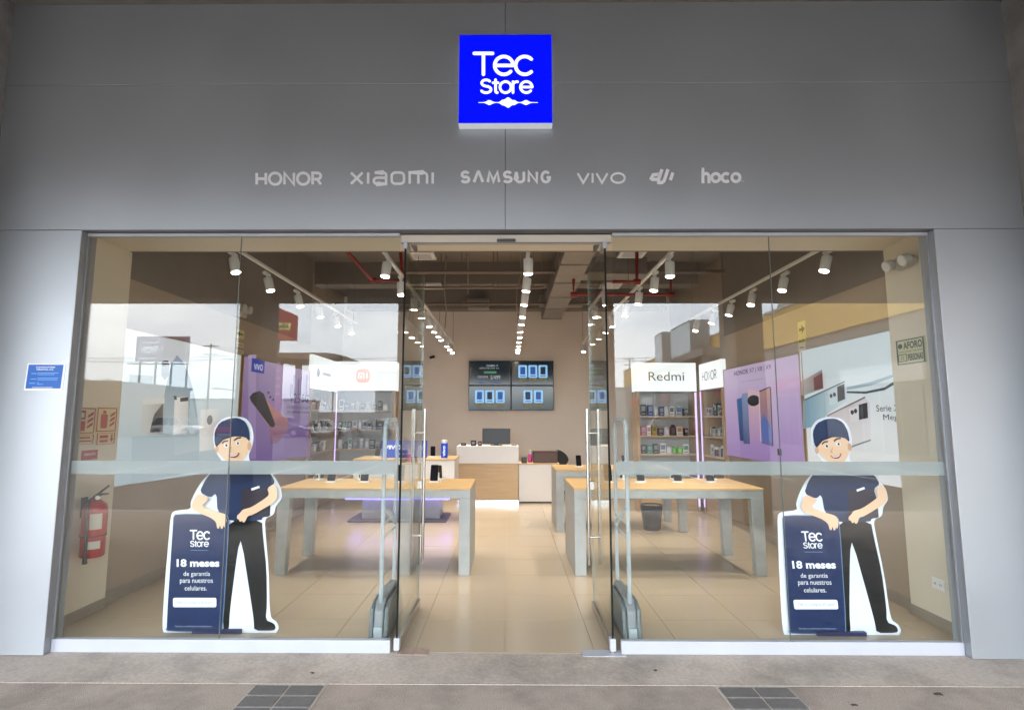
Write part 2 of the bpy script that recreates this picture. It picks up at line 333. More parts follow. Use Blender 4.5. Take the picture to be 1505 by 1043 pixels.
# stroke letters, each in a box of its own width; lay(word) returns polylines in a unit-high box
GL = {
 'T': (.78, [([(0,1),(.78,1)],0), ([(.39,1),(.39,0)],0)]),
 'e': (.66, [([(.02,.34),(.64,.34)] + arc(.33,.33,.31,0,320,16,.32)[0:],0)]),
 'c': (.62, [(arc(.33,.33,.31,48,312,16,.32),0)]),
 'S': (.62, [(arc(.32,.77,.25,35,250,10,.22) + arc(.32,.26,.28,90,-150,12,.25),0)]),
 't': (.40, [([(.18,.92),(.18,.14)] + arc(.29,.12,.11,180,290,5),0), ([(.0,.64),(.37,.64)],0)]),
 'o': (.66, [(arc(.33,.33,.31,0,345,22,.32),1)]),
 'r': (.38, [([(.04,.65),(.04,0)],0), (arc(.27,.38,.23,180,75,6,.26),0)]),
 'H': (.74, [([(0,0),(0,1)],0), ([(.74,0),(.74,1)],0), ([(0,.5),(.74,.5)],0)]),
 'O': (.96, [(arc(.48,.5,.48,0,345,24,.5),1)]),
 'N': (.76, [([(0,0),(0,1),(.76,0),(.76,1)],0)]),
 'R': (.68, [([(0,0),(0,1),(.36,1)] + arc(.38,.73,.28,90,-90,8,.27) + [(0,.46)],0), ([(.36,.46),(.68,0)],0)]),
 'x': (.86, [([(0,1),(.86,0)],0), ([(0,0),(.86,1)],0)]),
 'i1': (.0, [([(0,0),(0,1)],0)]),
 'a1': (.92, [([(.06,1),(.70,1)] + arc(.70,.78,.22,90,0,5) + [(.92,0),(.25,0)] + arc(.25,.27,.25,270,90,8,.27) + [(.9,.54)],0)]),
 'o1': (.92, [([(.3,0),(.62,0)] + arc(.62,.3,.3,270,360,5)[1:] + arc(.62,.7,.3,0,90,5) + arc(.3,.7,.3,90,180,5) + arc(.3,.3,.3,180,270,5)[:-1],1)]),
 'm1': (1.3, [([(0,0),(0,1),(1.0,1)] + arc(1.0,.7,.3,90,0,5) + [(1.3,0)],0), ([(.65,1),(.65,0)],0)]),
 'v': (.95, [([(0,1),(.475,0),(.95,1)],0)]),
 'o2': (1.15, [(arc(.575,.5,.575,0,345,24,.5),1)]),
 'd': (.60, [([(.60,1.0),(.60,0),(.2,0)] + arc(.2,.25,.2,270,180,4,.25) + [(0,.40),(.12,.56),(.60,.56)],0)]),
 'j': (.30, [([(.30,.62),(.30,-.05),(.22,-.2),(-.12,-.2)],0)]),
 'h': (.62, [([(.1,0),(.1,1),(0,1)],0), (arc(.33,.42,.23,180,0,8,.24) + [(.56,0)],0), ([(-.02,0),(.22,0)],0), ([(.44,0),(.68,0)],0)]),
 '.': (.1, [([(.05,.02),(.05,.06)],0)]),
 'T2': (.80, [([(0,1),(.80,1)],0), ([(.40,1),(.40,0)],0)]),
 'e2': (.84, [([(.03,.42),(.80,.42)] + arc(.42,.42,.40,2,318,20,.43),0)]),
 'c2': (.78, [(arc(.42,.42,.40,45,315,18,.43),0)]),
 'S2': (.72, [(arc(.37,.75,.30,35,255,10,.24) + arc(.37,.24,.34,85,-155,12,.25),0)]),
 't2': (.34, [([(.17,1.0),(.17,.14)] + arc(.27,.12,.10,180,280,5,.12),0), ([(0,.76),(.34,.76)],0)]),
 'o3': (.76, [(arc(.38,.42,.38,0,345,22,.43),1)]),
 'r2': (.36, [([(.0,.84),(.0,0)],0), (arc(.26,.55,.26,180,78,6,.29),0)]),
 'A1': (.76, [([(0,0),(.34,1),(.42,1),(.76,0)],0)]),
 'M1': (.95, [([(0,0),(.13,1),(.475,.1),(.82,1),(.95,0)],0)]),
 'S1': (.62, [(arc(.31,.74,.28,20,255,10,.26) + arc(.31,.26,.31,80,-160,12,.26),0)]),
 'U1': (.64, [([(0,1),(0,.3)] + arc(.32,.3,.32,180,360,8,.3) + [(.64,1)],0)]),
 'N1': (.68, [([(0,0),(0,1),(.68,0),(.68,1)],0)]),
 'G1': (.68, [(arc(.34,.5,.34,40,340,14,.5) + [(.66,.45),(.40,.45)],0)]),
 '0': (.55, [(arc(.275,.35,.26,0,345,20,.35),1)]),
}
def lay(word, gap=.2):
    out = []; x = 0
    for g in word:
        wd, st = GL[g]
        for pts, cl in st: out.append(([(x+a, b) for a, b in pts], cl))
        x += wd + gap
    W_ = x - gap
    return [([(a/W_, b) for a, b in pts], cl) for pts, cl in out], W_
ORD = ['first', 'second', 'third', 'fourth', 'fifth', 'sixth', 'seventh', 'eighth', 'ninth', 'tenth', 'eleventh', 'twelfth', 'thirteenth', 'fourteenth', 'fifteenth']

# ================================================================ THE SETTING
# ---- ground outside
M_ASPH = mat('car_park_concrete', (.10, .092, .084), .9, 0, .2, 30, .3, 120, stains=.2)
M_LINE = mat('road_paint', (.62, .62, .58), .7, 0, .15, 20)
struct(B(-150, 150, -260, -5.6, -.6, -.15).build('car_park_ground', M_ASPH))
struct(B(-16, 16, -5.6, -.435, -.5, 0).build('sidewalk', M_WALK))
struct(B(-16, 16, -.427, .012, -.5, .002).build('threshold_strip', M_STRIP))
j = B(-16, 16, -.434, -.428, -.1, .0025).build('joint_strip', mat('pale_joint', (.38, .335, .285), .8, 0, .45, 60)); struct(j)
struct(B(-16, 16, -5.75, -5.6, -.5, .0).build('kerb', mat('kerb_concrete', (.36, .35, .33), .85, 0, .15, 8, .2, 60)))
for k, x in enumerate([-12.5+2.55*i for i in range(11)]):
    struct(B(x, x+.1, -16.5, -11.6, -.16, -.146).build('parking_line', M_LINE))
# dark tile insets in the sidewalk (two columns, rows towards the kerb)
M_DTILE = mat('dark_paving_tile', (.12, .113, .108), .6, 0, .25, 40, .3, 150)
M_DGROUT = mat('tile_mortar', (.42, .38, .33), .85, 0, .2, 40)
for x0, nm in ((-1.525, 'left'), (1.235, 'right')):
    bed = struct(B(x0, x0+.43, -1.52, -.44, -.05, .003).build('paving_inset', M_DGROUT)); me = None
    for r in range(8):
        for c in range(2):
            cx = x0+.11+.21*c; cyy = -.525-.128*r
            if me is None:
                t = B(-.098, .098, -.056, .056, 0, .006).build('tile', M_DTILE, bevel=0, origin=(0, 0, 0)); me = t
            else: t = me.copy(); C.objects.link(t)
            t.parent = bed; t.location = Vector((cx, cyy, .0025)) - bed.location
# ---- arcade
struct(B(-16, 16, -5.2, .3, 4.76, 5.1).build('arcade_ceiling', M_ARC))
struct(B(-16, 16, -5.2, -4.75, 3.52, 4.76).build('arcade_beam', M_ARC))
COLS = []
def column(x0, x1, y0, y1, z1, label):
    o = B(x0, x1, y0, y1, 0, z1).build('concrete_column', M_CONC, bevel=.02); tag(o, label, 'column', 'concrete columns of the arcade'); return o
column(-4.5, -3.82, -.55, .1, 4.76, 'rough concrete column at the left edge of the shopfront')
column(3.75, 4.45, -.55, .1, 4.76, 'rough concrete column at the right edge of the shopfront')
column(-4.225, -3.866, -5.1, -4.45, 4.76, 'outer arcade column towards the car park, mirrored left of the purple poster')
column(3.503, 3.947, -5.1, -4.45, 4.76, 'outer arcade column towards the car park, mirrored in the right window')
column(-11.9, -11.4, -5.1, -4.45, 4.76, 'outer arcade column far to the left of the shop')
column(11.4, 11.9, -5.1, -4.45, 4.76, 'outer arcade column far to the right of the shop')
M_NB = mat('neighbour_render', (.4, .39, .37), .7, 0, .06, 2)
for x0, x1, l in ((-16, -4.5, 'plain rendered wall of the neighbouring unit on the left'), (4.45, 16, 'plain rendered wall of the neighbouring unit on the right')):
    tag(B(x0, x1, -.06, .2, 0, 4.76).build('neighbour_wall', M_NB), l, 'wall')
# ---- facade of composite panels
XL, XR, ZT, FY = -3.143, 3.091, 2.964, -.06
fac = thing('shop_facade', 'grey composite panel facade with thin joints around the shop window', 'facade', (0, FY, 0))
G = .0018
for x0, x1, z0, z1 in ((-3.82, XL, .004, ZT), (XR, 3.75, .004, ZT), (-3.82, -.027, ZT, 4.098), (-.027, 3.75, ZT, 4.098), (-3.82, -.027, 4.098, 4.76), (-.027, 3.75, 4.098, 4.76)):
    B(x0+G*(x0 > -3.8 and x0 != XR), x1-G*(x1 < 3.7 and x1 != XL), FY, FY+.03, z0+G*(z0 > 1), z1-G*(z1 < 4.7)).build('panel', M_PANEL, fac, bevel=.0015, seg=1)
bk = MB(); bk.box(-3.82, XL-.004, FY+.03, .1, .004, ZT); bk.box(XR+.004, 3.75, FY+.03, .1, .004, ZT); bk.box(-3.82, 3.75, FY+.032, .1, ZT+.004, 4.76)
bk.build('backing', mat('joint_backing', (.33, .34, .35), .7), fac)
B(XL-.003, XL+.002, FY+.002, .008, .004, ZT).build('jamb', M_FRAME, fac)
B(XR-.002, XR+.003, FY+.002, .008, .004, ZT).build('jamb', M_FRAME, fac)
B(XL, XR, FY+.002, .06, ZT-.004, ZT+.003).build('lintel_trim', M_FRAMED, fac)

# ---- shop shell
fl = struct(B(-3.9, 3.9, .012, 8.6, -.4, -.004).build('shop_floor', M_GROUT))
P = .62; tile0 = None
for i in range(-6, 7):
    for k in range(14):
        x0 = -.03+P*i; y0 = .014+P*k
        if x0 > 3.7 or x0 < -3.9: continue
        if tile0 is None:
            tile0 = B(0, P-.004, 0, P-.004, -.006, 0).build('tile', M_TILE, origin=(0, 0, 0)); t = tile0
        else: t = tile0.copy(); C.objects.link(t)
        t.parent = fl; t.location = Vector((x0+.002, y0+.002, .002)) - fl.location
def st(name, m, *a, parent=None):
    o = B(*a).build(name, m, parent)
    if parent is None: struct(o)
    return o
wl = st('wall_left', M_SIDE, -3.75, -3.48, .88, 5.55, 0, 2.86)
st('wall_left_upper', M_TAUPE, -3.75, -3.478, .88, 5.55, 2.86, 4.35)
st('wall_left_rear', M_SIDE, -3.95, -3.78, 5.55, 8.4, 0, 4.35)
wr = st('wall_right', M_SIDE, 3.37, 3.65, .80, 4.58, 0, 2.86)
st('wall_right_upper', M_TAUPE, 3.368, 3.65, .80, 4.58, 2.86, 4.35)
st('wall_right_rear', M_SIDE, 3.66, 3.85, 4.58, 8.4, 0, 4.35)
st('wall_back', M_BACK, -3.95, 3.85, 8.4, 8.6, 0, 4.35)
st('ceiling', M_TAUPE, -3.95, 3.85, .8, 8.6, 4.35, 4.55)
st('portal_soffit', M_CREAM, -3.75, 3.65, .06, .84, 3.08, 4.5)
st('portal_inner_face', M_TAUPE, -3.75, 3.65, .84, .88, 3.082, 4.4)
pl = st('pillar_left', M_CREAM, -3.75, -3.42, .06, .88, 0, 3.08)
pr = st('pillar_right', M_CREAM, 3.31, 3.65, .06, .80, 0, 3.08)
for par, a in ((wl, (-3.48, -3.468, .88, 5.55, 0, .1)), (wr, (3.358, 3.37, .80, 4.58, 0, .1)), (pl, (-3.42, -3.408, .08, .88, 0, .085)), (pr, (3.298, 3.31, .08, .80, 0, .085))):
    st('skirting', M_SKIRT, *a, parent=par)
# ceiling services
for k, (y0, y1, z0, l) in enumerate(((3.3, 3.65, 3.95, 'taupe concrete ceiling beam nearer the entrance'), (5.6, 5.95, 3.95, 'taupe concrete ceiling beam in the middle of the shop'), (7.6, 7.9, 3.9, 'taupe concrete ceiling beam next to the back wall'))):
    tag(B(-3.47, 3.36, y0, y1, z0, 4.35).build('ceiling_beam', M_TAUPE), l, 'beam', 'ceiling beams')
M_PIPE = mat('painted_pipe', (.22, .18, .15), .6)
for y, z, x0, x1, r, l in ((2.6, 3.86, -3.4, 3.3, .018, 'thin painted conduit across the ceiling nearest the entrance'), (4.3, 3.82, -1.9, 3.3, .03, 'thick painted pipe across the ceiling before the middle beam'),
                        (4.9, 3.72, -1.6, .6, .025, 'short painted pipe hanging across the ceiling centre'), (6.6, 3.8, -3.4, 3.3, .03, 'painted pipe across the ceiling towards the back wall')):
    p = thing('ceiling_pipe', l, 'pipe', (0, y, z), 'pipes under the ceiling')
    MB().cyl((x0, y, z), (x1, y, z), r, n=10).build('pipe', M_PIPE, p, True)
    for q in range(4):
        xx = x0+(x1-x0)*(.1+.27*q); MB().cyl((xx, y, z), (xx, y, 4.36), .006, n=6).build('hanger', M_PIPE, p)
# galvanised duct: trunk running back, right of the centre
d = thing('air_duct', 'galvanised air duct under the ceiling, right of the centre lamps', 'duct', (.9, 3, 3.6))
for k in range(5):
    y0 = 2.5+1.05*k; B(.72, 1.12, y0, y0+1.04, 3.72, 4.05).build('duct_section', M_DUCT, d)
    B(.70, 1.14, y0+1.03, y0+1.06, 3.70, 4.07).build('flange', M_DUCT, d)
    B(.80, .81, y0+.5, y0+.51, 4.04, 4.36).build('hanger', M_PIPE, d); B(1.03, 1.04, y0+.5, y0+.51, 4.04, 4.36).build('hanger', M_PIPE, d)
B(1.12, 2.1, 4.2, 4.6, 3.76, 4.02).build('branch', M_DUCT, d)
def diffuser(x, y, z, l):
    t = thing('air_diffuser', l, 'vent', (x, y, z), 'ceiling air diffusers')
    s = .17
    for a in ((-s, s, -s, -s+.05), (-s, s, s-.05, s), (-s, -s+.05, -s+.05, s-.05), (s-.05, s, -s+.05, s-.05)):
        B(x+a[0], x+a[1], y+a[2], y+a[3], z, z+.03).build('frame', M_WPL, t)
    for i in range(4): B(x-s+.05, x+s-.05, y-s+.07+.055*i, y-s+.09+.055*i, z+.008, z+.03).build('slat', M_WPL, t)
    B(x-s, x+s, y-s, y+s, z+.031, z+.13).build('box', M_TAUPE, t)
    for e in (-1, 1): B(x+e*.15-.004, x+e*.15+.004, y-.004, y+.004, z+.16, 4.36).build('hanger', M_PIPE, t)
for px, py, z, l in ((621, 377, 3.78, 'white square air diffuser by the left door, nearest the entrance'), (635, 422, 3.78, 'white square air diffuser in the ceiling left of the centre lamps'), (929, 374, 3.72, 'white square air diffuser by the right door, nearest the entrance'), (897, 421, 3.72, 'white square air diffuser beside the right row of lamps')):
    p_ = atZ(px, py, z); diffuser(p_.x, p_.y, z, l)
def grille(x0, x1, y, z, l):
    t = thing('wall_grille', l, 'vent', ((x0+x1)/2, y, z)); B(x0, x1, y, y+.3, z, z+.2).build('box', M_DUCT, t)
    for i in range(4): B(x0+.02, x1-.02, y-.012, y-.002, z+.025+.042*i, z+.045+.042*i).build('slat', M_TAUPE, t)
grille(-.86, -.42, 7.3, 3.86, 'small air grille above the video wall, left of the lamps'); grille(.62, 1.5, 6.9, 3.84, 'wide air grille at the end of the duct')
# red sprinkler pipes
def redpipe(pts, l):
    t = thing('sprinkler_pipe', l, 'pipe', pts[0], 'red sprinkler pipes')
    MB().tube(pts, .022, 10).build('pipe', M_RED, t, True)
    for p in pts[1:-1]: MB().cyl(Vector(p)-Vector((.04, 0, 0)), Vector(p)+Vector((.04, 0, 0)), .034, n=10).build('elbow', M_RED, t, True)
redpipe([atY(503, 362, 1.7), atY(548, 412, 2.3), atY(592, 412, 2.35), atY(588, 360, 2.3)], 'red sprinkler pipe bending under the ceiling, left of the doors')
redpipe([atY(936, 366, 2.5), atY(936, 414, 2.5), atY(900, 414, 2.5)], 'red sprinkler pipe bending under the ceiling above the right door, nearer')
redpipe([atY(986, 396, 3.0), atY(986, 433, 3.0), atY(843, 433, 3.0), atY(843, 410, 3.0)], 'long red sprinkler pipe lying beside the right row of lamps')
for pts, l in (((( 655, 400), (653, 425), (656, 455), (654, 482)), 'pale cable hanging from the ceiling left of the video wall'), (((766, 405), (760, 425), (759, 448), (763, 470)), 'pale cable hanging beside the centre lamps'), (((688, 380), (688, 404), (688, 432)), 'dark rod hanging from the ceiling left of centre')):
    q_ = [atY(*p, 5.2) for p in pts]; q_ = [Vector((q_[0].x, 5.2, 4.36))]+q_
    o = MB().tube(q_, .010, 6).build('hanging_cable', mat('cable_beige', (.4, .34, .28), .6), smooth=True); tag(o, l, 'cable', 'cables hanging from the ceiling')
for k_, (x_, y_) in enumerate(((-.55, 3.0), (.45, 3.4), (-.25, 4.6), (-.9, 6.2))):
    o = MB().cyl((x_, y_, 3.6), (x_, y_, 4.36), .008, n=6).build('threaded_rod', M_PIPE); tag(o, '%s thin threaded rod hanging from the ceiling above the aisle, counted from the entrance' % ORD[k_], 'rod', 'threaded rods')
# ---- track rails and spotlights
TRK = [(-2.66, (1.26, 2.04, 2.91, 3.67, 4.45, 5.2), 'leftmost'), (-1.24, (1.42, 2.25, 3.13, 3.73, 4.49, 5.04, 5.59, 6.01, 6.89, 7.45, 8.0), 'second from the left'),
       (.19, (1.32, 2.08, 2.83, 3.68, 4.3, 5.04, 5.67, 6.29, 6.89, 7.45, 7.93), 'centre'), (1.61, (1.43, 2.05, 2.79, 3.58, 4.5, 5.12, 5.84, 6.58, 7.8), 'fourth from the left'),
       (3.03, (1.23, 2.05, 2.84, 3.53, 4.19, 4.9), 'rightmost')]
def make_lamp():
    t = thing('spotlight', 'x', 'lamp'); t.location = (0, 0, 0)
    B(-.018, .018, -.07, .07, .185, .212).build('adapter', M_WPL, t)
    MB().cyl((0, 0, .145), (0, 0, .187), .014, n=8).build('stem', M_WPL, t, True)
    MB().lathe([(.043, .0), (.046, .004), (.048, .13), (.044, .147), (.004, .147)], n=18).build('housing', M_WPL, t, True)
    MB().lathe([(.043, -.0015), (.041, -.007), (.036, -.0105), (.018, -.0125), (.001, -.013)], n=18).build('lens', M_LENS, t, True)
    l = bpy.data.lights.new('spot', 'SPOT'); l.energy = LAMP_W; l.color = (1, .915, .79); l.spot_size = rad(72); l.spot_blend = 1.0; l.shadow_soft_size = .04
    lo = bpy.data.objects.new('spot_beam', l); C.objects.link(lo); lo.parent = t; lo.location = (0, 0, -.024)
    return t
lamp0 = make_lamp(); first = True; rnd = random.Random(3)
for x, ys, nm in TRK:
    rl = thing('lighting_track', 'white lighting track with spotlights, %s of the five under the ceiling' % nm, 'track', (x, 4, 3.212), 'lighting tracks')
    B(x-.018, x+.018, .9, max(ys)+.25, 3.213, 3.243).build('rail', M_WPL, rl, bevel=.004)
    for q in range(4):
        yy = 1.0+(max(ys)-.9)*q/3; MB().cyl((x, yy, 3.243), (x, yy, 4.36), .004, n=6).build('hanger', M_PIPE, rl)
    for k, y in enumerate(ys):
        o = lamp0 if first else copy_tree(lamp0); first = False
        o.location = (x, y, 3.0); o.rotation_euler = (rad(rnd.uniform(-7, 7)) if y < 7.2 else rad(-16), rad(rnd.uniform(-8, 8)) if abs(x) < 2 else (rad(15) if x > 0 else rad(-15)), 0)
        tag(o, 'white cylinder spotlight, %s from the window on the %s track' % (ORD[k], nm), 'lamp', 'track spotlights')

# ================================================================ SHOPFRONT
M_FROST = M_FILM
def window(name, label, x0, xj, x1):
    t = thing(name, label, 'window', ((x0+x1)/2, .03, .002))
    for a, b in ((x0+(.012 if x0 < 0 else 0), xj-.002), (xj+.002, x1-(.012 if x0 > 0 else 0))):
        B(a, b, .012, .022, .086, 2.935).build('pane', M_GLASS, t)
        B(a, b, .0232, .0238, 1.196, 1.291).build('frosted_band', M_FROST, t)
    B(xj-.002, xj+.002, .013, .021, .09, 2.93).build('joint_seal', mat('pane_joint', (.10, .12, .11), .3), t)
    B(x0, x1, -.004, .04, .002, .086).build('base_channel', M_WHITEM, t, bevel=.003)
    B(x0, x1, -.002, .036, 2.935, 2.958).build('top_channel', M_WHITEM, t, bevel=.002)
    xa = x0 if x0 < 0 else x1-.012
    B(xa, xa+.012, .0, .03, .0865, 2.934).build('side_channel', M_FRAME, t)
    return t
window('shop_window', 'left shop window of two frameless panes with frosted band', XL+.003, -1.996, -.812)
window('shop_window', 'right shop window of two frameless panes with frosted band', .766, 1.924, XR-.003)
def door(name, label, xd, sgn, y1):
    t = thing(name, label, 'door', (xd, .0, .002))
    B(xd-.006, xd+.006, .012, y1, .075, 2.86).build('glass_leaf', M_DGLASS, t)
    B(xd-.0065, xd+.0065, .006, .0118, .075, 2.86).build('leaf_edge', M_EDGE, t)
    B(xd-.0065, xd+.0065, y1+.0002, y1+.003, .075, 2.86).build('leaf_edge', mat('far_glass_edge', (.35, .42, .40), .3), t)
    B(xd-.018, xd+.018, .0, y1, .012, .078).build('bottom_rail', M_STEEL, t, bevel=.004)
    B(xd-.016, xd+.016, .0, .14, 2.84, 2.893).build('top_patch', M_FRAME, t, bevel=.004)
    MB().cyl((xd, .02, .002), (xd, .02, .02), .018).build('pivot', M_STEEL, t, True)
    B(xd-.02, xd+.02, -.006, .05, .022, .10).build('pivot_patch', M_WHITEM, t, bevel=.003)
    yb = y1-.13
    for s in (-1, 1):
        h = MB().cyl((xd+s*.05, yb, .40), (xd+s*.05, yb, 1.67), .0125, n=14).build('handle_bar', M_STEEL, t, True)
        for z in (.62, 1.47): MB().cyl((xd+s*.006, yb, z), (xd+s*.045, yb, z), .009, n=10).build('standoff', M_STEEL, h, True)
    B(xd-.022, xd+.022, y1-.05, y1+.012, .99, 1.06).build('lock', M_STEEL, t, bevel=.003)
door('glass_door', 'left glass door leaf standing open inwards with long bar handles', -.768, 1, .90)
door('glass_door', 'right glass door leaf standing open inwards with long bar handles', .71, -1, .86)
hd = thing('door_header', 'cream header box above the open glass doors', 'header', (-.03, .03, 2.895))
B(-.808, .762, .03, .10, 2.896, 2.955).build('profile', mat('header_cream', (.50, .46, .39), .6), hd, bevel=.004)
B(-.808, .762, .028, .034, 2.889, 2.8955).build('trim', M_FRAMED, hd)
B(-.09, .05, .012, .030, 2.897, 2.918).build('sensor', M_DARK, hd, bevel=.004)
for x in (-.74, .68): B(x-.012, x+.012, .1005, .30, 2.90, 2.95).build('closer_arm', M_FRAMED, hd, bevel=.004)
# loose plates lying at the threshold
o = B(.50, .79, -.045, .06, .003, .0065).build('threshold_plate', M_WHITEM); tag(o, 'white plate lying on the floor at the right door pivot', 'plate')
o = B(-.76, -.55, -.03, .075, .003, .0065).build('threshold_plate', mat('worn_brown_plate', (.33, .24, .19), .5, 0, .3, 30)); tag(o, 'worn brownish plate on the floor at the left door pivot', 'plate')
# little litter on the pavement
rn = random.Random(11)
for (px, py, l, s) in ((963, 985, 'small black scrap on the smooth concrete before the right door', .012), (1380, 1020, 'dry dark leaf on the pavement at the right', .022), (1255, 1036, 'dark leaf scrap on the pavement right of the tile inset', .016), (459, 989, 'dark scrap on the concrete above the left tile inset', .012)):
    c = atZ(px, py, .004); pts = [c+Vector((s*1.3*math.cos(a)*rn.uniform(.6, 1.2), s*.8*math.sin(a)*rn.uniform(.6, 1.2), rn.uniform(.0, .004))) for a in [i*math.pi/4 for i in range(8)]]
    tag(MB().prism(pts, (0, 0, .003)).build('litter_scrap', mat('dry_leaf', (.05, .035, .03), .8)), l, 'litter')

# ---- blue lit box sign
sg = thing('box_sign', 'square blue lit sign with rounded white lettering above the doors', 'sign', (-.026, -.1, 3.737))
SX0, SX1, SZ0, SZ1, SYF = -.371, .319, 3.737, 4.432, -.146
B(SX0, SX1, SYF+.006, FY-.002, SZ0, SZ1).build('housing', emis('sign_side', (.80, .86, .90), .42), sg)
B(SX0+.001, SX1-.001, SYF, SYF+.0055, SZ0+.001, SZ1-.001).build('lit_face', mat('sign_blue', (0, 0, .02), .6, spec=.1, emit=(0, .004, 1), es=1.0/GAIN), sg)
A = Art(sg, lambda x, y: atY(x, y, SYF), (0, -1, 0), .0012)
M_SW = emis('sign_white', (.93, 1.0, 1.0), 1.15)
def word(A, chars, gap, px0, py_base, px1, py_top, wd, m, name='lettering', depth=0, parent=None, caps=True):
    g, W_ = lay(chars, gap); return A.strokes(g, px0, py_base, px1, py_top, wd, m, name, depth, parent, caps)
# zoom of the sign: px = 660 + zx/6.135, py = 40 + zy/6.135
z7 = lambda x, y: (660+x/6.135, 40+y/6.135)
def wz(chars, gap, x0, yb, x1, yt, wd):
    a = z7(x0, yb); b = z7(x1, yt); word(A, chars, gap, a[0], a[1], b[0], b[1], wd, M_SW, 'lettering')
wz(('T2','e2','c2'), .07, 227, 427, 757, 239, .165)
wz(('S2','t2','o3','r2','e2'), .13, 285, 594, 752, 478, .20)
wave = []
for s in (1, -1):
    pts = []
    for i in range(41):
        u = i/40; x = 265+535*u; h = 2.5
        for c, r, hh in ((.5, .095, 47), (.40, .05, 22), (.61, .05, 22), (.185, .075, 21), (.80, .075, 21)): h += hh*math.exp(-((u-c)/(r*.72))**2) * (1 if r > .09 or 1 else 0) * (.75 if r == .05 else .95)
        pts.append((x, 685-s*h))
    wave += pts if s == 1 else pts[::-1]
A.poly([z7(*p) for p in wave], M_SW, 'sound_wave')

# ---- pale brand lettering on the facade
M_LET = mat('pale_letter_vinyl', (.78, .80, .85), .5)
def brand(label, px0, py0, px1, py1): return thing('brand_lettering', label, 'lettering', atY((px0+px1)/2, py1, FY), 'pale brand names on the facade')
AF = lambda p: Art(p, lambda x, y: atY(x, y, FY), (0, -1, 0), .003)
b1 = brand('pale geometric capital lettering, first from the left above the windows', 376, 254, 474, 272)
word(AF(b1), 'HONOR', .28, 377.5, 271.5, 472, 254.5, .23, M_LET, depth=.0025, caps=False)
b2 = brand('pale wide rounded lettering starting with an x, second from the left', 514, 252, 637, 271)
word(AF(b2), ('x', 'i1', 'a1', 'o1', 'm1', 'i1'), .42, 516, 270.5, 636, 254, .22, M_LET, depth=.0025, caps=False)
b3 = brand('pale heavy capital lettering under the blue sign', 676, 251, 811, 270)
word(AF(b3), ('S1','A1','M1','S1','U1','N1','G1'), .42, 678.5, 268, 808, 253, .27, M_LET, depth=.0025, caps=False)
b4 = brand('pale thin wide lettering right of the heavy capitals', 848, 252, 919, 269)
word(AF(b4), ('v', 'i1', 'v', 'o2'), .33, 849, 269, 918, 255, .22, M_LET, depth=.0025, caps=False)
b5 = brand('small pale slanted three letter logo, fifth from the left', 957, 249, 991, 268)
a5 = AF(b5)
sk = lambda pts: [(p[0]+.16*(p[1]-.4), p[1]) for p in pts]
g5 = [(sk(p), c) for p, c in [([(.36,1.05),(.36,.12),(.10,.12),(.03,.22),(.06,.55),(.34,.62)],0), ([(.62,1.05),(.62,-.02),(.55,-.16),(.34,-.16)],0), ([(.88,.74),(.88,.05)],0)]]
a5.strokes(g5, 957, 266, 991, 250, .30, M_LET, depth=.0025, caps=False)
b6 = brand('small pale serif lettering ending in a dot, rightmost of the row', 1029, 247, 1093, 270)
word(AF(b6), ('h', 'o', 'c', 'o', '.'), .13, 1031, 267.5, 1092, 249, .235, M_LET, depth=.0025, caps=False)

# ---- blue paper notice taped on the left of the facade
nt_ = thing('paper_notice', 'blue paper notice with white border taped left of the window', 'notice', atY(68, 573, FY))
AN = Art(nt_, lambda x, y: atY(x, y, FY), (0, -1, 0), .0012)
z0 = lambda x, y: (30+x/17.39, 525+y/17.39)
MB().prism([atY(*z0(*p), FY)-Vector((0, .0008, 0)) for p in ((190, 150), (1160, 170), (1075, 850), (90, 845))], (0, -.0012, 0)).build('sheet', mat('paper', (.78, .8, .84), .7), nt_); AN.k = 2.5
AN.poly([z0(*p) for p in ((222, 185), (1112, 190), (1030, 795), (135, 795))], mat('blue_print', hx('2a63b4'), .6), 'blue_print')
mW = paint((.85, .88, .95)); mL = paint(hx('7fb0ea'))
AN.text('CONVOCATORIA', *z0(410, 272), *z0(905, 235), mW, bold=.03); AN.text('PERSONAL ICA', *z0(430, 328), *z0(865, 296), mW, bold=.03)
for y, ww in ((415, (300, 440)), (555, (285, 430)), (662, (255, 405))): AN.rect(*z0(ww[0], y+11), *z0(ww[1], y-11), mL, 'print_line')
for y, x1 in ((402, 1010), (442, 905), (535, 1000), (575, 985), (650, 520), (690, 630)): AN.rect(*z0(470, y+9), *z0(x1, y-9), mL, 'print_line')
AN.rect(*z0(355, 778), *z0(870, 766), mW, 'print_line')

# ================================================================ INSIDE THE SHOP
# ---- display tables
def table(label, x0, x1, y0, y1, zt, aisle):      # aisle: -1 when the solid end panel stands at x0, +1 when at x1
    t = thing('display_table', label, 'table', ((x0+x1)/2, (y0+y1)/2, .002), 'oak topped display tables')
    B(x0, x1, y0, y1, zt-.022, zt).build('table_top', M_TOP, t, bevel=.003)
    B(x0+.004, x1-.004, y0+.004, y1-.004, zt-.105, zt-.0225).build('apron', M_GREY, t, bevel=.003)
    wd = .12
    xa, xb = (x0, x1) if aisle < 0 else (x1, x0); s = 1 if aisle < 0 else -1
    B(xa+s*.004, xa+s*wd, y0+.004, y1-.004, .002, zt-.1055).build('end_panel', M_GREY, t, bevel=.004)
    for ya, yb in ((y0+.004, y0+.09), (y1-.09, y1-.004)):
        pts = [(xb-s*.135, ya, zt-.1055), (xb-s*.004, ya, zt-.1055), (xb-s*.004, ya, .002), (xb-s*.112, ya, .002)]
        MB().prism(pts, (0, yb-ya, 0)).build('leg', M_GREY, t, bevel=.003)
    return t
table('oak topped grey display table behind the left window, nearest the entrance', -2.40, -.395, 1.845, 2.72, .873, 1)
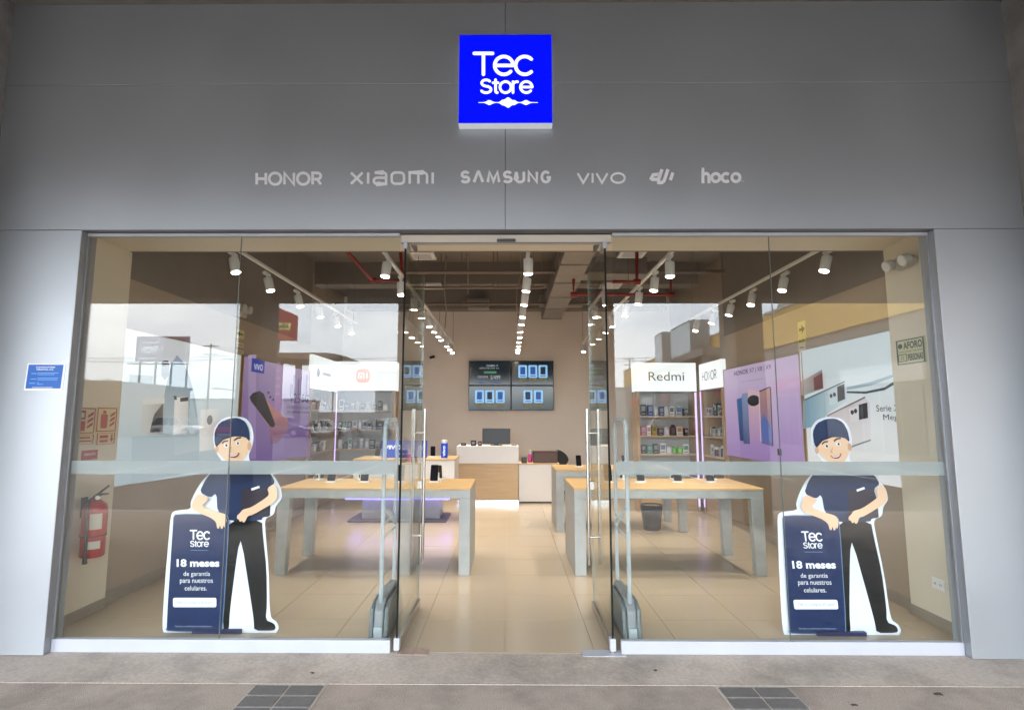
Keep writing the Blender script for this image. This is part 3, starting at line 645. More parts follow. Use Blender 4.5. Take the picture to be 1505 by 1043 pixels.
table('oak topped grey display table behind the right window, nearest the entrance', .67, 2.625, 1.85, 2.79, .875, -1)
table('oak topped grey display table behind the front right one', .665, 2.52, 4.0, 4.86, .86, -1)
# ---- phones on stands
M_SCR = mat('phone_glass', (.008, .009, .012), .08, coat=.5)
M_SCB = mat('phone_screen_print', (.02, .05, .12), .15)
def phone(label, x, y, z, rz, big=1, group='phones on the tables'):
    t = thing('display_phone', label, 'phone', (x, y, z), group); t.rotation_euler = (0, 0, rz)
    def loc(p): return Vector((x, y, z)) + Vector(p)
    tl = rad(22); h = .165*big; w_ = .078*big; th = .009
    up = Vector((0, math.sin(tl), math.cos(tl))); nr = Vector((0, -math.cos(tl), math.sin(tl))); o = Vector((0, -.02, .018))
    MB().prism([loc(o+Vector((a, 0, 0))+up*b) for a, b in ((-w_/2, .008), (-w_/2+.008, 0), (w_/2-.008, 0), (w_/2, .008), (w_/2, h-.008), (w_/2-.008, h), (-w_/2+.008, h), (-w_/2, h-.008))], -nr*th).build('body', M_BLACK, t)
    MB().prism([loc(o+nr*.0006+Vector((a, 0, 0))+up*b) for a, b in ((-w_/2+.004, .006), (w_/2-.004, .006), (w_/2-.004, h-.006), (-w_/2+.004, h-.006))], nr*.0008).build('screen', M_SCR, t)
    MB().lathe([(.055, 0), (.056, .006), (.05, .012), (.02, .014)], loc((0, .01, 0)), 18).build('base', M_WPL, t, True)
    MB().tube([loc((0, .03, .01)), loc((0, .035, .05)), loc((0, .045, .085))], .012, 8).build('support', M_WPL, t, True)
    MB().tube([loc((.02, .03, .06)), loc((.05, .04, .05)), loc((.06, .05, .02)), loc((.075, .02, .004)), loc((.05, -.05, .004)), loc((-.02, -.062, .004)), loc((-.07, -.02, .004))], .0035, 6).build('cable', M_WPL, t, True)
    B(x-.025, x+.025, y+.06, y+.10, z, z+.01).build('price_tag_holder', M_WLAM, t)
zl, zr = .8732, .8752
for k, px in enumerate((485, 534, 587, 637)):
    p = atZ(px, 709, zl); phone('black phone on a stand, %s from the left on the front left table' % ORD[k], p.x, p.y+.05, zl, 0, 1.12)
for k, px in enumerate((484, 541, 645)):
    p = atZ(px, 697, zl); phone('black phone at the back edge of the front left table, %s from the left' % ORD[k], p.x+.07, 2.62, zl, rad(180))
for k, px in enumerate((895, 943, 998, 1046)):
    p = atZ(px, 709, zr); phone('black phone on a stand, %s from the left on the front right table' % ORD[k], p.x, p.y+.05, zr, 0, 1.12)
for k, xx in enumerate((1.35, 1.95, 2.4)):
    phone('black phone at the back edge of the front right table, %s from the left' % ORD[k], xx, 2.68, zr, rad(180))
phone('black phone lying back on the second right table by the aisle', 1.05, 4.45, .8602, 0, 1.0)
phone('black phone on the far part of the second right table', 1.75, 4.5, .8602, 0, 1.0)
# ---- white table with violet light under it
t = thing('launch_table', 'white display table with a violet light line and grey pedestal', 'table', (-1.6, 5.05, .002))
B(-2.42, -.845, 4.72, 5.45, .385, .932).build('body', M_WLAM, t, bevel=.006)
B(-2.43, -.835, 4.71, 5.46, .9325, .952).build('table_top', M_TOP, t, bevel=.003)
B(-2.53, -.92, 4.70, 5.44, .335, .372).build('light_line', M_LEDB, t)
B(-2.30, -1.08, 4.85, 5.30, .028, .334).build('pedestal', M_GREY, t, bevel=.004)
B(-2.47, -.965, 4.66, 5.42, .002, .0275).build('plinth', mat('dark_plinth', (.09, .09, .095), .35), t, bevel=.003)
Av = Art(t, lambda u, v: Vector((u, 4.72, v)), (0, -1, 0), .001)
Av.text('vivo', -1.12, .66, -.98, .70, paint((.45, .46, .55)))
# blue signs on it
M_VB = emis('blue_sign', hx('1746b8'), .75)
def bluesign(label, px0, py0, px1, py1, Y, txt):
    a = atY(px0, py1, Y); b = atY(px1, py0, Y)
    s = thing('table_sign', label, 'sign', ((a.x+b.x)/2, Y, .9525))
    B(a.x, b.x, Y, Y+.012, .953, b.z).build('panel', M_VB, s)
    A_ = Art(s, lambda u, v: Vector((a.x+(b.x-a.x)*u, Y, .953+(b.z-.953)*v)), (0, -1, 0), .001)
    return A_, s
mWh = paint((.85, .88, .95), .5, .8)
a_, s_ = bluesign('wide blue sign with white lettering on the white table', 561, 647, 628, 673, 5.0, 'vivo')
g, _w = lay(('v', 'i1', 'v', 'o2'), .33); a_.strokes(g, .06, .5, .42, .72, .2, mWh, caps=False)
a_.text('V series', .55, .48, .92, .72, paint(hx('9db8ee'), .5, .5)); a_.rect(.34, .18, .68, .27, paint(hx('9db8ee'), .5, .5), 'print_line')
c = atY(653, 673, 5.0)
s_ = thing('sign_tube', 'small upright blue tube sign with white vertical lettering and white cap', 'sign', (c.x, 5.0, .9525))
MB().lathe([(.055, 0), (.055, .225), (.05, .235)], (c.x, 5.0, .9525), 20).build('tube', M_VB, s_, True)
MB().lathe([(.051, .2352), (.05, .275), (.035, .285), (.004, .286)], (c.x, 5.0, .9525), 20).build('cap', M_WPL, s_, True)
A_ = Art(s_, lambda u, v: Vector((c.x+.028-.056*v, 5.0-.0555, .985+.16*u)), (0, -1, 0), .002)
A_.text('vivo', 0, .1, 1, .95, mWh, bold=.02)
phone('small dark phone on the white table beside the blue tube', -1.25, 5.2, .9525, rad(10), 1.0)
phone('phone on the left end of the white table', -2.15, 5.15, .9525, rad(-10), 1.0)

# ---- cash counter
t = thing('cash_counter', 'tall cash counter with white top, oak front and chrome plinth', 'counter', (-.4, 6.9, .002))
B(-.985, .18, 6.5, 7.1, .742, 1.06).build('upper_box', M_WLAM, t, bevel=.003)
B(-.978, .172, 6.515, 7.09, .07, .741).build('oak_front', M_OAKF, t)
B(-.985, .18, 6.505, 7.08, .002, .069).build('plinth', mat('chrome', (.7, .7, .7), .12, 1), t)
t = thing('low_counter', 'low white counter joined to the right of the cash counter', 'counter', (.56, 6.9, .002))
B(.183, .945, 6.6, 7.1, .03, .71).build('body', M_WLAM, t, bevel=.003); B(.183, .955, 6.59, 7.12, .7105, .735).build('top', M_OAKF, t, bevel=.003); B(.2, .93, 6.63, 7.05, .002, .0295).build('plinth', M_DARK, t)
t = thing('monitor', 'black monitor standing on the cash counter', 'monitor', (-.245, 6.8, 1.0605))
B(-.515, .025, 6.80, 6.83, 1.085, 1.385).build('casing', M_BLACK, t, bevel=.006); B(-.50, .01, 6.797, 6.7995, 1.10, 1.37).build('back_panel', M_BLACK, t)
B(-.29, -.2, 6.835, 6.86, 1.07, 1.2).build('stand', M_BLACK, t); B(-.36, -.13, 6.76, 6.94, 1.0605, 1.072).build('foot', M_BLACK, t)
for k, (x, w_, h, col, l) in enumerate(((-.87, .09, .05, (.03, .03, .03), 'low black gadget on the left of the cash counter'), (-.68, .10, .10, (.03, .035, .06), 'dark upright box on the cash counter beside the monitor'), (-.555, .07, .085, (.08, .02, .02), 'small dark red box touching the monitor'), (.10, .10, .02, (.25, .22, .2), 'flat grey gadget at the right end of the cash counter'))):
    b = thing('counter_box', l, 'box', (x, 6.7, 1.0605)); B(x-w_/2, x+w_/2, 6.64, 6.74, 1.0605, 1.0605+h).build('carton', paint(col), b, bevel=.004); B(x-w_*.3, x+w_*.3, 6.6385, 6.6398, 1.0605+h*.3, 1.0605+h*.75).build('print', paint((.3, .3, .32)), b)
b = thing('card_terminal', 'small black terminal on the low counter', 'terminal', (.29, 6.7, .7355)); B(.24, .34, 6.65, 6.75, .7355, .85).build('body', M_BLACK, b, bevel=.006); B(.255, .325, 6.6475, 6.6495, .79, .835).build('screen', M_DARK, b)
c = (.41, 6.85, .7355)
b = thing('spray_bottle', 'clear spray bottle with pink liquid on the low counter', 'bottle', c)
MB().lathe([(.038, 0), (.04, .01), (.04, .13), (.02, .16)], c, 16).build('bottle', mat('pink_liquid', (.75, .08, .35), .2), b, True)
MB().lathe([(.016, .161), (.016, .2), (.022, .205), (.022, .23), (.006, .24)], c, 12).build('spray_head', M_WPL, b, True)
b = thing('brown_case', 'brown case lying on the low counter', 'case', (.70, 6.8, .7355))
B(.46, .93, 6.68, 6.98, .7355, .95).build('case_body', mat('brown_leather', (.11, .065, .055), .5, 0, .15, 20), b, bevel=.015); B(.455, .935, 6.675, 6.985, .9505, .965).build('lid', mat('brown_lid', (.15, .095, .08), .45), b, bevel=.005)
t = thing('office_chair', 'black mesh office chair behind the low counter', 'chair', (.98, 7.3, .002))
MB().prism([Vector((.98+.24*math.cos(a)*(1-.15*abs(math.sin(a))), 7.42+.05*math.sin(a), .75+.19*math.sin(a))) for a in [i*2*math.pi/20 for i in range(20)]], (0, .03, 0)).build('backrest', mat('black_mesh', (.03, .03, .03), .9), t, bevel=.008)
MB().lathe([(.02, .44), (.25, .45), (.27, .49), (.24, .52), (.01, .53)], (.98, 7.3, 0), 20).build('seat', M_DARK, t, True)
MB().cyl((.98, 7.3, .08), (.98, 7.3, .45), .03).build('gas_lift', M_DARK, t, True)
MB().tube([(.98, 7.4, .5), (.98, 7.5, .55), (.98, 7.47, .7)], .02).build('back_arm', M_DARK, t, True)
for i in range(5):
    a = i*2*math.pi/5; e = Vector((.98+.3*math.cos(a), 7.3+.3*math.sin(a), .07)); MB().tube([(.98, 7.3, .1), e], [.025, .016]).build('leg', M_DARK, t, True)
    MB().cyl(e+Vector((-.012, 0, -.04)), e+Vector((.012, 0, -.04)), .028).build('castor', M_BLACK, t, True)

# ---- video wall of four screens
M_SCRN = [mat('screen_print_%d' % i, (.012, .016, .02), .12, emit=c_, es=.9/GAIN) for i, c_ in enumerate(((.008, .013, .018), (.005, .011, .016), (.006, .022, .026), (.007, .02, .022)))]
tl, br = atY(689, 530, 8.3), atY(814, 603, 8.3); mx_ = (tl.x+br.x)/2; mz_ = (tl.z+br.z)/2; g_ = .006
mCard = paint(hx('8fc4f0'), .4, .85); mBlu = paint(hx('1f4f9c'), .4, .7); mDk = paint(hx('10203a'), .4, .6); mGold = paint(hx('8a7a45'), .5, .4); mTx = paint(hx('b9c8d2'), .5, .6); mGr = paint(hx('4f8f6a'), .5, .7)
for k, (x0, x1, z0, z1, l) in enumerate(((tl.x, mx_-g_, mz_+g_, tl.z, 'upper left'), (mx_+g_, br.x, mz_+g_, tl.z, 'upper right'), (tl.x, mx_-g_, br.z, mz_-g_, 'lower left'), (mx_+g_, br.x, br.z, mz_-g_, 'lower right'))):
    s_ = thing('wall_screen', '%s screen of the four panel video wall on the back wall' % l, 'screen', ((x0+x1)/2, 8.33, z0), 'screens of the video wall')
    B(x0, x1, 8.30, 8.40, z0, z1).build('casing', M_BLACK, s_, bevel=.004)
    B(x0+.012, x1-.012, 8.2975, 8.2998, z0+.012, z1-.012).build('display', M_SCRN[k], s_)
    A_ = Art(s_, lambda u, v, x0=x0, x1=x1, z0=z0, z1=z1: Vector((x0+(x1-x0)*u, 8.2975, z0+(z1-z0)*v)), (0, -1, 0), .0008)
    if k == 0:
        A_.text('GAMA V', .42, .76, .70, .84, mTx, bold=.02); A_.text('APROVECHA YA', .25, .66, .72, .73, mTx); A_.rect(.36, .48, .66, .57, mGr, 'print_bar', .02)
        A_.text('DESDE', .22, .30, .46, .38, mTx); A_.text('S/499', .52, .24, .75, .40, mTx); A_.rect(.22, .08, .40, .12, mBlu, 'print_bar'); A_.rect(.55, .08, .76, .12, mBlu, 'print_bar')
    else:
        cols = {1: (.27, .51, .75), 2: (.26, .50, .75), 3: (.39, .64)}[k]; yo = .3
        for n_, u in enumerate(cols):
            cd_ = A_.rect(u-.105, yo, u+.105, yo+.52, mCard, 'product_card', .035)
            A_.rect(u-.06, yo+.14, u+.06, yo+.45, mBlu if (n_+k) % 3 else mDk, 'product_picture', .02); A_.rect(u-.07, yo+.05, u+.07, yo+.09, mBlu, 'print_bar')
            A_.rect(u-.08, yo-.13, u+.08, yo-.03, mGold, 'price_print')

# ---- posters on the side walls
def yz(px, py, X): p = atX(px, py, X); return (p.y, p.z)
def poster(label, X, y0, y1, z0, z1, bg, glow):
    s = -1 if X > 0 else 1                      # towards the room
    t = thing('wall_poster', label, 'poster', (X, (y0+y1)/2, z0), 'big posters on the side walls')
    B(X-s*.036, X-s*.004, y0, y1, z0, z1).build('light_box', M_OAKV, t)
    B(X-s*.0035, X, y0+.012, y1-.012, z0+.012, z1-.012).build('print', bg if isinstance(bg, bpy.types.Material) else paint(bg, .35, glow), t)
    for a in ((y0, y0+.012, z0, z1), (y1-.012, y1, z0, z1)): B(X-s*.003, X+s*.006, *a).build('frame', M_OAKV, t)
    return t, Art(t, lambda u, v: Vector((X, u, v)), (s, 0, 0), .0007)
X_ = -3.438
t, A = poster('pale blue poster of white kitchen appliances on the left wall', X_, .886, 3.04, .985, 2.40, grad(hx('b9d0de'), hx('e2edf2'), (0, 0, 1), 1.0, 2.2, .42), .42)
q = lambda x, y: yz(100+x/3.596, 430+y/3.596, X_)
gl = .42
A.poly([q(*p) for p in ((575, 330), (612, 370), (640, 440), (668, 560), (690, 700), (700, 880), (470, 880), (490, 640), (520, 480), (548, 370))], grad(hx('c3d5df'), hx('8ea9bb'), (0, 0, 1), 1.2, 2.1, gl), 'silhouette')
A.poly([q(*p) for p in ((615, 395), (640, 440), (672, 560), (684, 660), (676, 660), (655, 560), (628, 470), (605, 410))], paint(hx('8fa9bb'), .4, gl), 'swoosh')
A.poly([q(*p) for p in ((335, 760), (560, 752), (560, 860), (690, 830), (690, 960), (335, 1010))], paint(hx('b6cbd8'), .4, gl), 'plinth_print')
for x0, y0, x1, y1, c1, c2 in ((392, 565, 508, 755, 'b9bfc0', '5c5e62'),):
    A.poly([q(*p) for p in ((x0, y0), (x1, y0-8), (x1-8, y1-6), (x0-8, y1))], grad(hx('d2d6d6'), hx('8d9194'), (0, 1, 0), 1.25, 1.65, gl), 'canister')
    A.poly([q(*p) for p in ((455, 640), (500, 585), (498, 735), (430, 738), (440, 690))], paint(hx('4c4e55'), .4, gl*.7), 'canister_shade')
    A.poly([q(*p) for p in ((390, 560), (508, 552), (508, 585), (390, 592))], paint(hx('e3e6e4'), .4, gl), 'canister_lid')
A.poly([q(*p) for p in ((562, 555), (633, 548), (630, 740), (552, 752))], grad(hx('f4f5f6'), hx('b4bcc2'), (0, 1, 0), 1.75, 2.1, gl), 'flask')
A.poly([q(*p) for p in ((590, 556), (633, 550), (632, 572), (590, 576))], paint(hx('3a3d42'), .4, gl*.5), 'flask_band')
A.poly([q(*p) for p in ((553, 545), (570, 545), (572, 566), (560, 566))], paint(hx('3a3d42'), .4, gl*.5), 'flask_spout')
A.poly([q(*p) for p in ((490, 370), (505, 358), (525, 360), (532, 385), (528, 440), (508, 462), (490, 440))], paint(hx('9aa6ae'), .4, gl), 'mug'); A.poly([q(*p) for p in ((490, 368), (505, 357), (526, 359), (533, 384), (492, 392))], paint(hx('4c4b4e'), .4, gl*.5), 'mug_top')
A.poly([q(*p) for p in ((697, 618), (795, 612), (785, 825), (690, 838))], grad(hx('f6f7f7'), hx('c6ced3'), (0, 1, 0), 2.3, 2.75, gl), 'speaker_box'); c = q(745, 672); A.oval(c[0], c[1], .06, .055, paint(hx('6d757c'), .4, gl*.6), 'speaker_eye')
A.poly([q(*p) for p in ((318, 432), (445, 440), (440, 482), (318, 472))], paint(hx('9fb0ba'), .4, gl), 'print_bar')

t, A = poster('purple phone poster with a tilted black phone on the left wall', X_, 3.10, 5.50, .95, 2.395, grad(hx('7d5fb0'), hx('b9a3d4'), (0, .25, 1), 1.9, 3.4, .36), .36)
q = lambda x, y: yz(350+x/4.012, 440+y/4.012, X_)
A.poly([q(*p) for p in ((60, 325), (105, 325), (105, 940), (60, 940))], grad(hx('a387cf'), hx('c4b0de'), (0, 0, 1), 1.0, 2.3, .36), 'pale_band')
A.poly([q(*p) for p in ((270, 580), (430, 580), (430, 930), (270, 925))], paint(hx('8f71b6'), .4, .33), 'violet_block')
A.poly([q(*p) for p in ((90, 560), (130, 540), (215, 650), (290, 700), (295, 760), (230, 850), (190, 850), (185, 760), (120, 660))], grad(hx('8f5f92'), hx('d79a8c'), (0, 0, 1), 1.25, 1.75, .34), 'hand_print')
A.poly([q(*p) for p in ((66, 575), (85, 552), (125, 538), (150, 555), (218, 735), (210, 752), (190, 750), (75, 600))], grad(hx('1c1720'), hx('4d4450'), (0, 0, 1), 1.4, 2.0, .2), 'phone_print')
for x, y in ((178, 548), (188, 575), (205, 590)): c = q(x, y); A.oval(c[0], c[1], .035, .018, paint(hx('4a3550'), .3, .15), 'lens_print', 12)
A.rect(*q(75, 424), *q(155, 362), paint(hx('2f3fb0'), .4, .45), 'logo_plate')
g, _w = lay(('v', 'i1', 'v', 'o2'), .33); a, b = q(92, 408), q(142, 388); A.strokes(g, a[0], a[1], b[0], b[1], .2, paint((.8, .82, .95), .4, .6), caps=False)
mDP = paint(hx('33233f'), .4)
A.text('V25', *q(300, 607), *q(362, 556), mDP); A.text('5G', *q(372, 607), *q(412, 560), mDP, bold=.03)
A.text('THE ONE FOR YOUR NIGHT', *q(280, 643), *q(420, 632), mDP); A.rect(*q(285, 668), *q(415, 660), paint(hx('6c5285')), 'print_line')
for x0, x1, y0 in ((300, 320, 500), (318, 332, 445), (345, 358, 470), (362, 372, 455), (392, 406, 445)): A.rect(*q(x0, 560), *q(x1, y0), paint(hx('8168a4'), .4, .33), 'tower_print')

X_ = 3.328
t, A = poster('white phone poster with dark lettering on the right wall by the window', X_, .806, 2.285, 1.0, 2.338, grad(hx('eef2f7'), hx('c2d6e4'), (0, 0, 1), 1.5, 2.3, .46), .46)
q = lambda x, y: yz(1050+x/3.597, 430+y/3.597, X_)
A.poly([q(*p) for p in ((450, 310), (935, 200), (960, 380), (800, 430), (455, 470))], paint(hx('cddde8'), .4, .46), 'pale_sky')
A.poly([q(*p) for p in ((700, 520), (800, 522), (900, 500), (963, 460), (965, 478), (900, 515), (800, 534), (700, 530))], paint(hx('31505f'), .4, .2), 'swoosh')
A.poly([q(*p) for p in ((700, 500), (830, 470), (963, 425), (963, 440), (830, 490), (700, 515))], paint(hx('9fbccb'), .4, .4), 'swoosh')
A.poly([q(*p) for p in ((458, 470), (570, 406), (578, 505), (470, 545), (460, 540))], grad(hx('5d6d74'), hx('a9b7ba'), (0, 1, 0), 1.8, 2.25, .3), 'phone_print')
A.poly([q(*p) for p in ((525, 450), (572, 422), (574, 505), (530, 515))], paint(hx('2e3538'), .3, .1), 'camera_print')
A.poly([q(*p) for p in ((470, 570), (692, 470), (700, 575), (600, 640), (560, 700), (470, 720))], grad(hx('d7e6ee'), hx('7fa9c2'), (0, 1, 0), 1.45, 2.2, .42), 'phone_print')
A.poly([q(*p) for p in ((470, 566), (692, 466), (692, 473), (470, 575))], paint(hx('4f6f80'), .3, .2), 'edge_print')
A.poly([q(*p) for p in ((605, 520), (690, 480), (696, 568), (612, 596))], paint(hx('c9dde8'), .3, .42), 'camera_plate')
A.poly([q(*p) for p in ((652, 498), (690, 480), (694, 562), (655, 578))], paint(hx('20262a'), .3, .1), 'camera_print')
A.poly([q(*p) for p in ((600, 650), (800, 552), (828, 585), (832, 780), (690, 830), (600, 780))], grad(hx('eceaf0'), hx('b9a9b4'), (0, .6, 1), 2.2, 3.0, .44), 'phone_print')
A.poly([q(*p) for p in ((600, 646), (800, 548), (802, 556), (600, 655))], paint(hx('7a6f78'), .3, .25), 'edge_print')
A.poly([q(*p) for p in ((690, 822), (832, 774), (832, 782), (690, 832))], paint(hx('8f9aa2'), .3, .25), 'edge_print')
A.poly([q(*p) for p in ((715, 612), (812, 578), (818, 665), (725, 688))], paint(hx('e6e2ea'), .3, .46), 'camera_plate')
A.poly([q(*p) for p in ((768, 592), (814, 580), (818, 662), (770, 672))], paint(hx('25282c'), .3, .1), 'camera_print')
for x, y in ((622, 545), (640, 538), (735, 632), (753, 625)): c = q(x, y); A.oval(c[0], c[1], .026, .022, paint(hx('2a2224'), .3, .08), 'lens_print', 12)
A.text('Serie X', *q(865, 628), *q(985, 590), M_INK); A.text('Mega', *q(903, 682), *q(1000, 642), M_INK)

t, A = poster('lilac phone poster with three phones on the right wall', X_, 2.33, 4.57, 1.02, 2.335, grad(hx('a98ad0'), hx('cdb8e4'), (0, 0, 1), 1.1, 2.1, .44), .44)
a, b = q(105, 440), q(178, 402)
A.text('HONOR', a[0], a[1], b[0], b[1], mDP, bold=.012); A.text('X7 | X8 | X9', *q(186, 430), *q(297, 378), mDP); A.text('Vive lo extraordinario', *q(142, 474), *q(258, 452), mDP)
A.poly([q(*p) for p in ((118, 562), (150, 553), (156, 782), (136, 782))], grad(hx('1f3f80'), hx('3f78c0'), (0, 0, 1), 1.2, 1.8, .3), 'phone_print')
A.poly([q(*p) for p in ((146, 535), (178, 528), (190, 800), (156, 798))], grad(hx('4f5f98'), hx('8f9fd0'), (0, 0, 1), 1.2, 1.8, .35), 'phone_print')
A.poly([q(*p) for p in ((177, 520), (190, 508), (236, 520), (245, 540), (246, 795), (195, 808), (190, 800))], grad(hx('b08fd0'), hx('e0bcc8'), (0, 0, 1), 1.2, 1.9, .45), 'phone_print')
c = q(208, 570); A.oval(c[0], c[1], .19, .075, paint(hx('241e2c'), .3, .08), 'camera_print')
A.poly([q(*p) for p in ((236, 520), (296, 495), (302, 505), (314, 812), (252, 795), (246, 780))], grad(hx('5f5fa8'), hx('c08f8f'), (0, 0, 1), 1.2, 1.9, .4), 'phone_print')
A.poly([q(*p) for p in ((236, 520), (296, 495), (297, 500), (240, 526))], mDP, 'edge_print'); A.poly([q(*p) for p in ((296, 495), (302, 505), (314, 812), (309, 810), (297, 510))], mDP, 'edge_print'); A.poly([q(*p) for p in ((236, 520), (241, 522), (252, 793), (246, 782))], paint(hx('e2d2e8'), .3, .4), 'edge_print')
A.poly([q(*p) for p in ((248, 680), (262, 640), (300, 700), (308, 790), (280, 795), (255, 780))], paint(hx('5f78c8'), .3, .4), 'screen_print')
A.rect(*q(338, 858), *q(358, 826), mDP, 'badge')

# ---- cut-out standees behind the glass
def standee(label):
    YS = .35
    z4 = lambda x, y: (220+x/2.981, 600+y/2.981)
    base = atY(*z4(310, 1000), YS); t = thing('cutout_standee', label, 'standee', (base.x, YS, .003), 'cut-out standees in the windows')
    Az = Art(t, lambda x, y: atY(*z4(x, y), YS), (0, -1, 0), .0007)
    ol = [(375, 35), (420, 41), (446, 72), (456, 118), (450, 165), (432, 205), (440, 240), (505, 262), (548, 298), (575, 350), (580, 392), (553, 425), (543, 466), (503, 482), (508, 560), (522, 720), (526, 915), (556, 933), (567, 962), (548, 990),
          (64, 988), (54, 960), (68, 740), (84, 560), (92, 470), (104, 448), (182, 440), (178, 412), (198, 368), (228, 318), (262, 284), (330, 250), (305, 215), (284, 180), (276, 130), (284, 82), (310, 50), (342, 37)]
    MB().prism([atY(*z4(*p), YS) for p in chaikin(ol)], (0, .005, 0)).build('board', mat('standee_board', (.70, .73, .80), .6, spec=.2), t)
    bx = base.x
    MB().prism([(bx-.04, YS+.006, .9), (bx+.04, YS+.006, .9), (bx+.07, YS+.3, .003), (bx-.07, YS+.3, .003)], (0, .006, 0)).build('strut', mat('kraft_board', (.45, .34, .22), .8), t)
    B(base.x-.20, base.x+.16, YS-.03, YS+.02, .003, .03).build('foot', paint(hx('1c2450')), t)
    nav = paint(hx('0d254c'), .4); nav2 = paint(hx('1f2a4c'), .4); skin = paint(hx('e3bd9c'), .45); skin2 = paint(hx('cf9f80'), .45); blk = paint(hx('05090b'), .6); wht = paint((.8, .81, .84), .45); brn = paint(hx('3a2622'), .5)
    Az.poly(chaikin([(345, 490), (492, 486), (497, 560), (512, 700), (514, 860), (508, 925), (545, 940), (553, 958), (545, 972), (458, 972), (456, 930), (452, 895), (402, 570), (386, 620), (352, 880), (347, 974), (318, 974), (330, 600)], 1), blk, 'trousers')
    Az.poly(chaikin([(262, 288), (300, 262), (345, 250), (420, 250), (500, 268), (531, 286), (551, 325), (521, 347), (530, 400), (528, 472), (496, 476), (490, 490), (343, 492), (334, 462), (297, 452), (293, 370), (266, 391), (219, 366), (240, 320)], 1), nav, 'shirt')
    Az.poly([(404, 352), (521, 347), (530, 400), (528, 470), (400, 472)], paint(hx('2a2330'), .45), 'dark_panel')
    Az.poly([(385, 288), (397, 300), (410, 288), (404, 280)], nav2, 'collar')
    Az.poly([(445, 350), (480, 338), (483, 347), (448, 359)], wht, 'name_tag')
    Az.poly(chaikin([(352, 225), (405, 222), (412, 262), (396, 285), (356, 268)], 1), skin2, 'neck')
    Az.poly(chaikin([(292, 160), (330, 136), (365, 122), (420, 122), (438, 142), (438, 180), (424, 208), (404, 232), (372, 242), (346, 236), (320, 214), (300, 190), (290, 180)], 1), skin, 'face')
    Az.oval(438, 165, 9, 18, skin2, 'ear', 14); Az.oval(296, 178, 8, 16, skin2, 'ear', 14)
    Az.poly(chaikin([(286, 150), (286, 100), (308, 62), (350, 43), (392, 41), (422, 58), (438, 95), (441, 146), (420, 124), (365, 122), (325, 136), (296, 168)], 1), nav, 'cap')
    Az.poly([(288, 158), (296, 168), (325, 138), (365, 124), (362, 118), (320, 130)], paint(hx('0e1836')), 'cap_band')
    for pts in (((318, 150), (330, 140), (348, 138), (346, 144), (332, 146), (320, 155)), ((370, 137), (386, 126), (404, 124), (404, 130), (388, 133), (373, 143))): Az.poly(pts, brn, 'eyebrow')
    for cx, cy_ in ((338, 161), (389, 152)):
        e = Az.oval(cx, cy_, 10, 8, wht, 'eye', 14); Az.oval(cx+1, cy_, 5, 6, brn, 'pupil', 10, parent=e)
    Az.poly(chaikin([(362, 165), (366, 165), (356, 186), (366, 190), (352, 190), (350, 184)], 1), skin2, 'nose')
    Az.poly(chaikin([(346, 202), (372, 206), (398, 190), (392, 206), (378, 216), (358, 214)], 1), paint(hx('8c2a34')), 'mouth'); Az.poly(chaikin([(352, 204), (372, 207), (393, 195), (388, 202), (374, 210), (358, 209)], 1), wht, 'teeth')
    # phone
    Az.poly(chaikin([(92, 955), (106, 478), (118, 458), (342, 462), (354, 482), (326, 960), (312, 976), (84, 974), (72, 960)], 1), paint(hx('5d7896'), .3), 'phone_edge')
    Az.poly(chaikin([(78, 956), (109, 480), (121, 461), (340, 466), (350, 484), (322, 957), (310, 972), (88, 970)], 1), paint(hx('0c2650'), .3), 'phone_body')
    g, _w = lay(('T2','e2','c2'), .07); Az.strokes(g, 184, 570, 268, 532, .17, wht, caps=True)
    g, _w = lay(('S2','t2','o3','r2','e2'), .13); Az.strokes(g, 184, 601, 264, 578, .17, wht, caps=True)
    Az.rect(185, 619, 262, 617, paint(hx('6d86b0')), 'print_line')
    Az.text('18 meses', 125, 690, 311, 656, wht, bold=.035); Az.text('de garantía', 155, 735, 271, 710, wht); Az.text('para nuestros', 140, 766, 283, 742, wht); Az.text('celulares.', 161, 792, 257, 772, wht)
    bt = Az.rect(110, 865, 299, 824, wht, 'button_print', 8); Az.text('¡Ven y compra el tuyo!', 122, 856, 286, 834, paint(hx('7a8fb5')), parent=bt)
    Az.text('Términos y condiciones en tiendatecstore', 118, 953, 278, 944, paint(hx('9fb0cc')))
    # arms over the phone and belt
    Az.poly(chaikin([(217, 368), (266, 391), (258, 402), (234, 425), (290, 447), (318, 455), (336, 462), (346, 482), (340, 508), (334, 519), (330, 508), (327, 523), (319, 524), (316, 506), (310, 524), (302, 520), (300, 500), (292, 488), (272, 474), (200, 445), (190, 420)], 1), skin, 'arm')
    Az.poly(chaikin([(521, 347), (552, 327), (566, 358), (566, 388), (548, 412), (456, 464), (436, 468), (424, 494), (416, 496), (412, 488), (402, 494), (398, 482), (389, 480), (390, 466), (402, 456), (414, 440), (452, 430), (506, 396), (530, 376)], 1), skin, 'arm')
    return t
sA = standee('cut-out of a smiling man in navy cap with a giant phone, in the left window')
sB = copy_tree(sA); sB.location.x += 4.628; tag(sB, 'cut-out of a smiling man in navy cap with a giant phone, in the right window')

